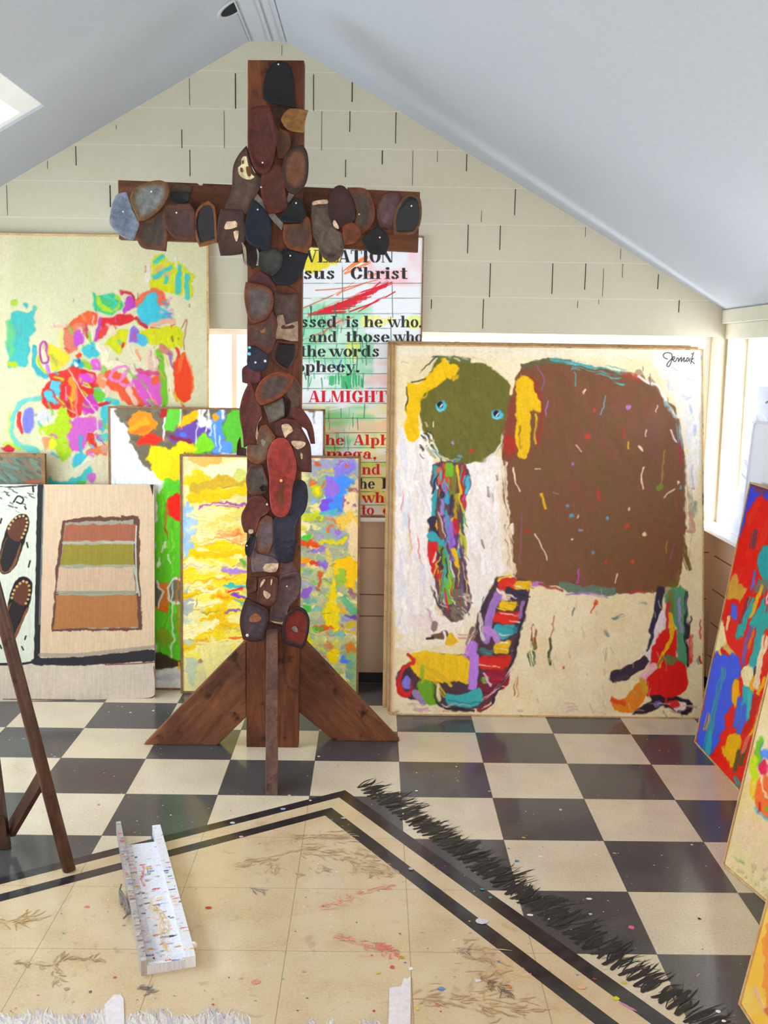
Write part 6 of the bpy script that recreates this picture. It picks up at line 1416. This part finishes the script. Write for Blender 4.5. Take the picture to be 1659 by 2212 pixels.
# black fringe along one end of the painted rug
K0, K1 = np.array((-.169, -.846)), np.array((.62, -2.16)); ed = (K1 - K0) / np.hypot(*(K1 - K0)); eo = np.array([-ed[1], ed[0]])
if eo[0] < 0: eo = -eo
polys = []
N_ = 60
def tassel(base, d, L, w, cols, n, spread):
    nn = np.array([-d[1], d[0]])
    polys.append(brush(base, base + d * L * .8, w, rq.choice(cols), rq.uniform(-.01, .01)))
    for k in range(n):
        o_ = nn * rq.uniform(-w * .6, w * .6); st_ = d * rq.uniform(0, L * .3)
        polys.append(brush(base + o_ + st_, base + o_ * 1.3 + d * L * rq.uniform(.6, 1.08) + nn * rq.gauss(0, spread), rq.uniform(.0025, .006), rq.choice(cols), rq.uniform(-.014, .014), 6))
for i in range(N_):
    t = (i + .4) / N_; base = K0 + (K1 - K0) * t + eo * (.010 + rq.uniform(0, .012))
    d_ = eo + ed * rq.uniform(-.28, .05); d_ = d_ / np.hypot(*d_)
    tassel(base, d_, rq.uniform(.09, .14), .016, [(26, 24, 26), (34, 30, 30), (42, 38, 36)], 6, .012)
    if .08 < t < .66 and i % 2:
        tassel(base + ed * .009 + eo * .01, d_, rq.uniform(.09, .15), .016, [(34, 30, 30), (48, 44, 40), (58, 52, 46)], 7, .02)
flat_mesh('painted_fringe', polys, floor, .0004)
# white fringe at the near end
polys = []
WF = [(212, 202, 194), (220, 210, 202), (200, 190, 186), (182, 174, 178)]
for i in range(44):
    u = -20 + i * 13.5 if i < 42 else rq.uniform(660, 830)
    a = on_floor(u + rq.uniform(-5, 5), 2232); y1 = 2184 + 8 * math.sin(u * .05) + (18 if u > 560 else 0)
    b2 = on_floor(u - 10 + rq.uniform(-16, 12), y1)
    d_ = (b2 - a)[:2]; L = np.hypot(*d_)
    tassel(a[:2], d_ / L, L * 1.0, .016, WF, 10, .004)
for u in (680, 720, 790, 815):
    a = on_floor(u, 2225)[:2]; b2 = on_floor(u - 8, 2196)[:2]; d_ = b2 - a; L = np.hypot(*d_); tassel(a, d_ / L, L, .006, WF, 5, .006)
flat_mesh('painted_fringe', polys, floor, .0004)
# loose spots, smears and scuffs
polys = []
SPC = [(226, 90, 150), (60, 140, 206), (230, 226, 220), (206, 60, 40), (220, 200, 60), (96, 160, 110), (150, 110, 170), (236, 130, 130), (110, 60, 40)]
def fl(u, v, ox, oy, k): return on_floor(ox + u / k, oy + v / k)
G_ = (1100, 1500, 2.968); H_ = (560, 1560, 2.765); I_ = (0, 1500, 2.765)
for u, v, r, c, tr in ((785, 1495, .011, (226, 96, 130), G_), (510, 1312, .0085, (230, 228, 220), G_), (135, 1415, .0085, (230, 228, 220), G_), (45, 1070, .008, (40, 110, 170), G_), (330, 740, .009, (220, 170, 180), G_), (95, 920, .006, (200, 190, 70), G_), (250, 1440, .005, (226, 226, 226), G_), (200, 1040, .007, (226, 220, 206), G_), (680, 870, .006, (230, 170, 160), G_), (1340, 2035, .008, (236, 236, 236), G_), (1375, 2095, .006, (236, 236, 236), G_), (965, 360, .005, (200, 190, 40), G_), (675, 1020, .006, (190, 170, 60), G_), (1170, 965, .006, (226, 220, 200), G_), (1220, 1440, .006, (50, 40, 44), G_), (785, 1215, .005, (206, 60, 110), G_), (680, 1950, .010, (214, 206, 40), G_), (735, 1850, .008, (190, 190, 50), G_), (610, 1755, .008, (206, 200, 170), G_), (520, 1410, .007, (180, 190, 200), G_), (465, 1880, .012, (232, 170, 140), G_), (545, 1825, .006, (170, 40, 60), G_),
        (1085, 1595, .010, (70, 140, 200), H_), (795, 1465, .009, (196, 84, 60), H_), (850, 1405, .009, (180, 150, 40), H_), (872, 1437, .004, (80, 140, 190), H_), (905, 1475, .009, (226, 220, 220), H_), (265, 1490, .007, (206, 140, 160), H_), (945, 1715, .006, (216, 200, 60), H_), (685, 1727, .005, (180, 60, 50), H_), (705, 1500, .006, (206, 196, 90), H_), (1065, 1690, .008, (190, 120, 90), H_), (1305, 1545, .009, (226, 210, 206), H_), (1495, 1585, .008, (216, 120, 60), H_), (1430, 1432, .005, (90, 120, 170), H_), (1330, 1190, .018, (206, 200, 206), H_), (940, 412, .007, (226, 226, 226), H_), (1178, 267, .005, (226, 226, 220), H_), (940, 305, .005, (226, 226, 220), H_), (1375, 415, .006, (206, 206, 206), H_), (710, 450, .005, (70, 130, 90), H_), (355, 207, .008, (226, 210, 210), H_), (420, 157, .009, (130, 80, 40), H_), (595, 262, .006, (210, 190, 120), H_), (470, 262, .004, (110, 90, 50), H_), (715, 195, .004, (120, 180, 210), H_), (305, 470, .008, (180, 206, 190), H_), (140, 520, .010, (150, 160, 206), H_), (180, 440, .010, (206, 170, 190), H_), (1540, 830, .009, (60, 130, 180), H_), (1575, 692, .007, (190, 180, 60), H_), (1010, 497, .004, (110, 120, 80), H_), (505, 575, .010, (170, 170, 180), H_), (905, 880, .010, (176, 176, 186), H_), (1330, 1000, .007, (60, 150, 150), H_), (1380, 1050, .007, (60, 150, 130), H_),
        (915, 100, .009, (226, 226, 226), I_), (780, 110, .007, (220, 224, 228), I_), (650, 108, .004, (210, 214, 220), I_), (730, 75, .006, (130, 190, 170), I_), (140, 265, .006, (110, 170, 206), I_), (325, 372, .006, (110, 170, 206), I_), (1390, 768, .010, (190, 196, 216), I_), (1440, 850, .008, (226, 170, 190), I_), (1245, 1275, .010, (190, 60, 50), I_), (685, 1692, .007, (206, 80, 130), I_), (540, 1778, .006, (90, 90, 90), I_), (915, 855, .011, (70, 110, 196), I_), (865, 1755, .010, (130, 90, 80), I_), (435, 1835, .007, (216, 150, 170), I_), (1020, 722, .004, (226, 226, 230), I_), (1530, 1720, .012, (214, 140, 120), I_), (740, 1380, .005, (206, 120, 160), I_), (590, 660, .006, (206, 110, 110), I_), (960, 325, .005, (80, 160, 150), I_), (1260, 325, .005, (80, 160, 150), I_), (520, 1270, .008, (214, 120, 90), I_), (400, 1760, .009, (160, 150, 110), I_)):
    p = fl(u, v, *tr); polys.append(blot(p[0], p[1], r * .78, c, rq.uniform(.8, 1.4)))
def smear(path, tr, w, c, n, l=(.008, .03)):
    q = [fl(u, v, *tr) for u, v in pts_of(path)]
    for i in range(n):
        k = rq.randrange(len(q) - 1); t = rq.random(); a = q[k] * (1 - t) + q[k + 1] * t
        a = a + np.array([rq.gauss(0, w), rq.gauss(0, w), 0]); d = (q[k + 1] - q[k]); d = d / np.hypot(d[0], d[1]); L = rq.uniform(*l); g_ = rq.gauss(0, .5); d = np.array([d[0] * math.cos(g_) - d[1] * math.sin(g_), d[0] * math.sin(g_) + d[1] * math.cos(g_), 0])
        polys.append(brush(a, a + d * L + np.array([rq.gauss(0, .004), rq.gauss(0, .004), 0]), rq.uniform(.0016, .0045), c[rq.randrange(len(c))], rq.uniform(-.007, .007), 7))
PK = [(226, 158, 134), (222, 168, 138), (228, 148, 130)]
smear('320,1115 470,1090 560,1035 700,995 770,985', H_, .006, PK, 60); smear('415,1275 530,1290 640,1330', H_, .006, PK, 46); smear('670,1325 740,1345 820,1390', H_, .006, [(226, 120, 104), (222, 130, 112)], 50)
BR = [(190, 158, 114), (196, 162, 120), (180, 146, 104), (194, 166, 134), (184, 150, 118)]
smear('180,700 330,690 450,680 540,690', H_, .016, BR, 60, (.01, .05)); smear('180,780 330,760 470,780 600,850 690,900', H_, .022, BR, 110, (.01, .05)); smear('320,870 380,880', H_, .012, BR, 16); smear('600,740 690,830 790,885 790,905 720,910', H_, .006, BR, 36, (.01, .04)); smear('210,890 240,915', H_, .004, BR, 10)
smear('1200,1380 1330,1370 1450,1500 1330,1560', H_, .020, BR, 80, (.01, .05)); smear('1000,1650 1150,1660 1400,1700 1600,1720', H_, .022, BR, 90, (.01, .05)); smear('1320,1520 1480,1620', H_, .006, [(140, 112, 84), (120, 100, 80)], 26, (.01, .04)); smear('1180,1370 1260,1385', H_, .006, [(190, 160, 170), (150, 120, 110)], 12)
smear('0,1350 100,1360 220,1330', I_, .012, [(176, 140, 84), (190, 158, 104)], 30, (.02, .05)); smear('1400,1040 1500,1000 1620,980 1640,1060', I_, .012, BR, 60, (.01, .04)); smear('60,1600 200,1610 300,1620 360,1600 390,1560', I_, .004, [(182, 154, 112), (170, 142, 102)], 34, (.01, .04)); smear('310,1640 360,1730', I_, .004, [(182, 154, 112), (170, 142, 102)], 14); smear('400,1580 600,1580', I_, .004, [(182, 154, 112), (170, 142, 102)], 16); smear('1490,1160 1580,1180', I_, .004, [(140, 130, 130)], 10); smear('840,1780 900,1760', I_, .008, [(130, 100, 90), (110, 130, 130)], 16)
smear('1080,2000 1200,2100', (1100, 1500, 2.968), .01, [(90, 90, 110)], 1)
polys.append(brush(fl(705, 1975, *G_), fl(820, 2035, *G_), .008, (206, 130, 160)))
for i in range(300):
    p = on_floor(rq.uniform(-10, 1640), rq.uniform(1560, 2205)); polys.append(blot(p[0], p[1], rq.uniform(.0008, .0028), rq.choice(SPC), rq.uniform(.8, 1.6)))
flat_mesh('paint_spots', polys, floor, .0007)

# ------------------------------------------------------------------ strips of tape
M_tape = simple('white_masking_tape', (222, 212, 214), .6, .04, 80, bump=.2)
def strip(name, px, label):
    q = [on_floor(a, c) for a, c in px]
    o = prism(name, [(v[0], v[1]) for v in q], 'z', .0016, .0026, M_tape)
    return tag(o, label, 'tape')
strip('tape_strip', ((838, 2240), (840, 2180), (841, 2137), (850, 2134), (866, 2133), (870, 2122), (873, 2114), (880, 2116), (887, 2111), (887, 2150), (886, 2240)), 'strip of white tape with a torn end on the tan floor at bottom centre')
strip('tape_strip', ((234, 2240), (228, 2195), (226, 2172), (238, 2160), (246, 2151), (260, 2150), (267, 2160), (268, 2200), (270, 2240)), 'short rounded white strip stuck among the white fringe at bottom left')
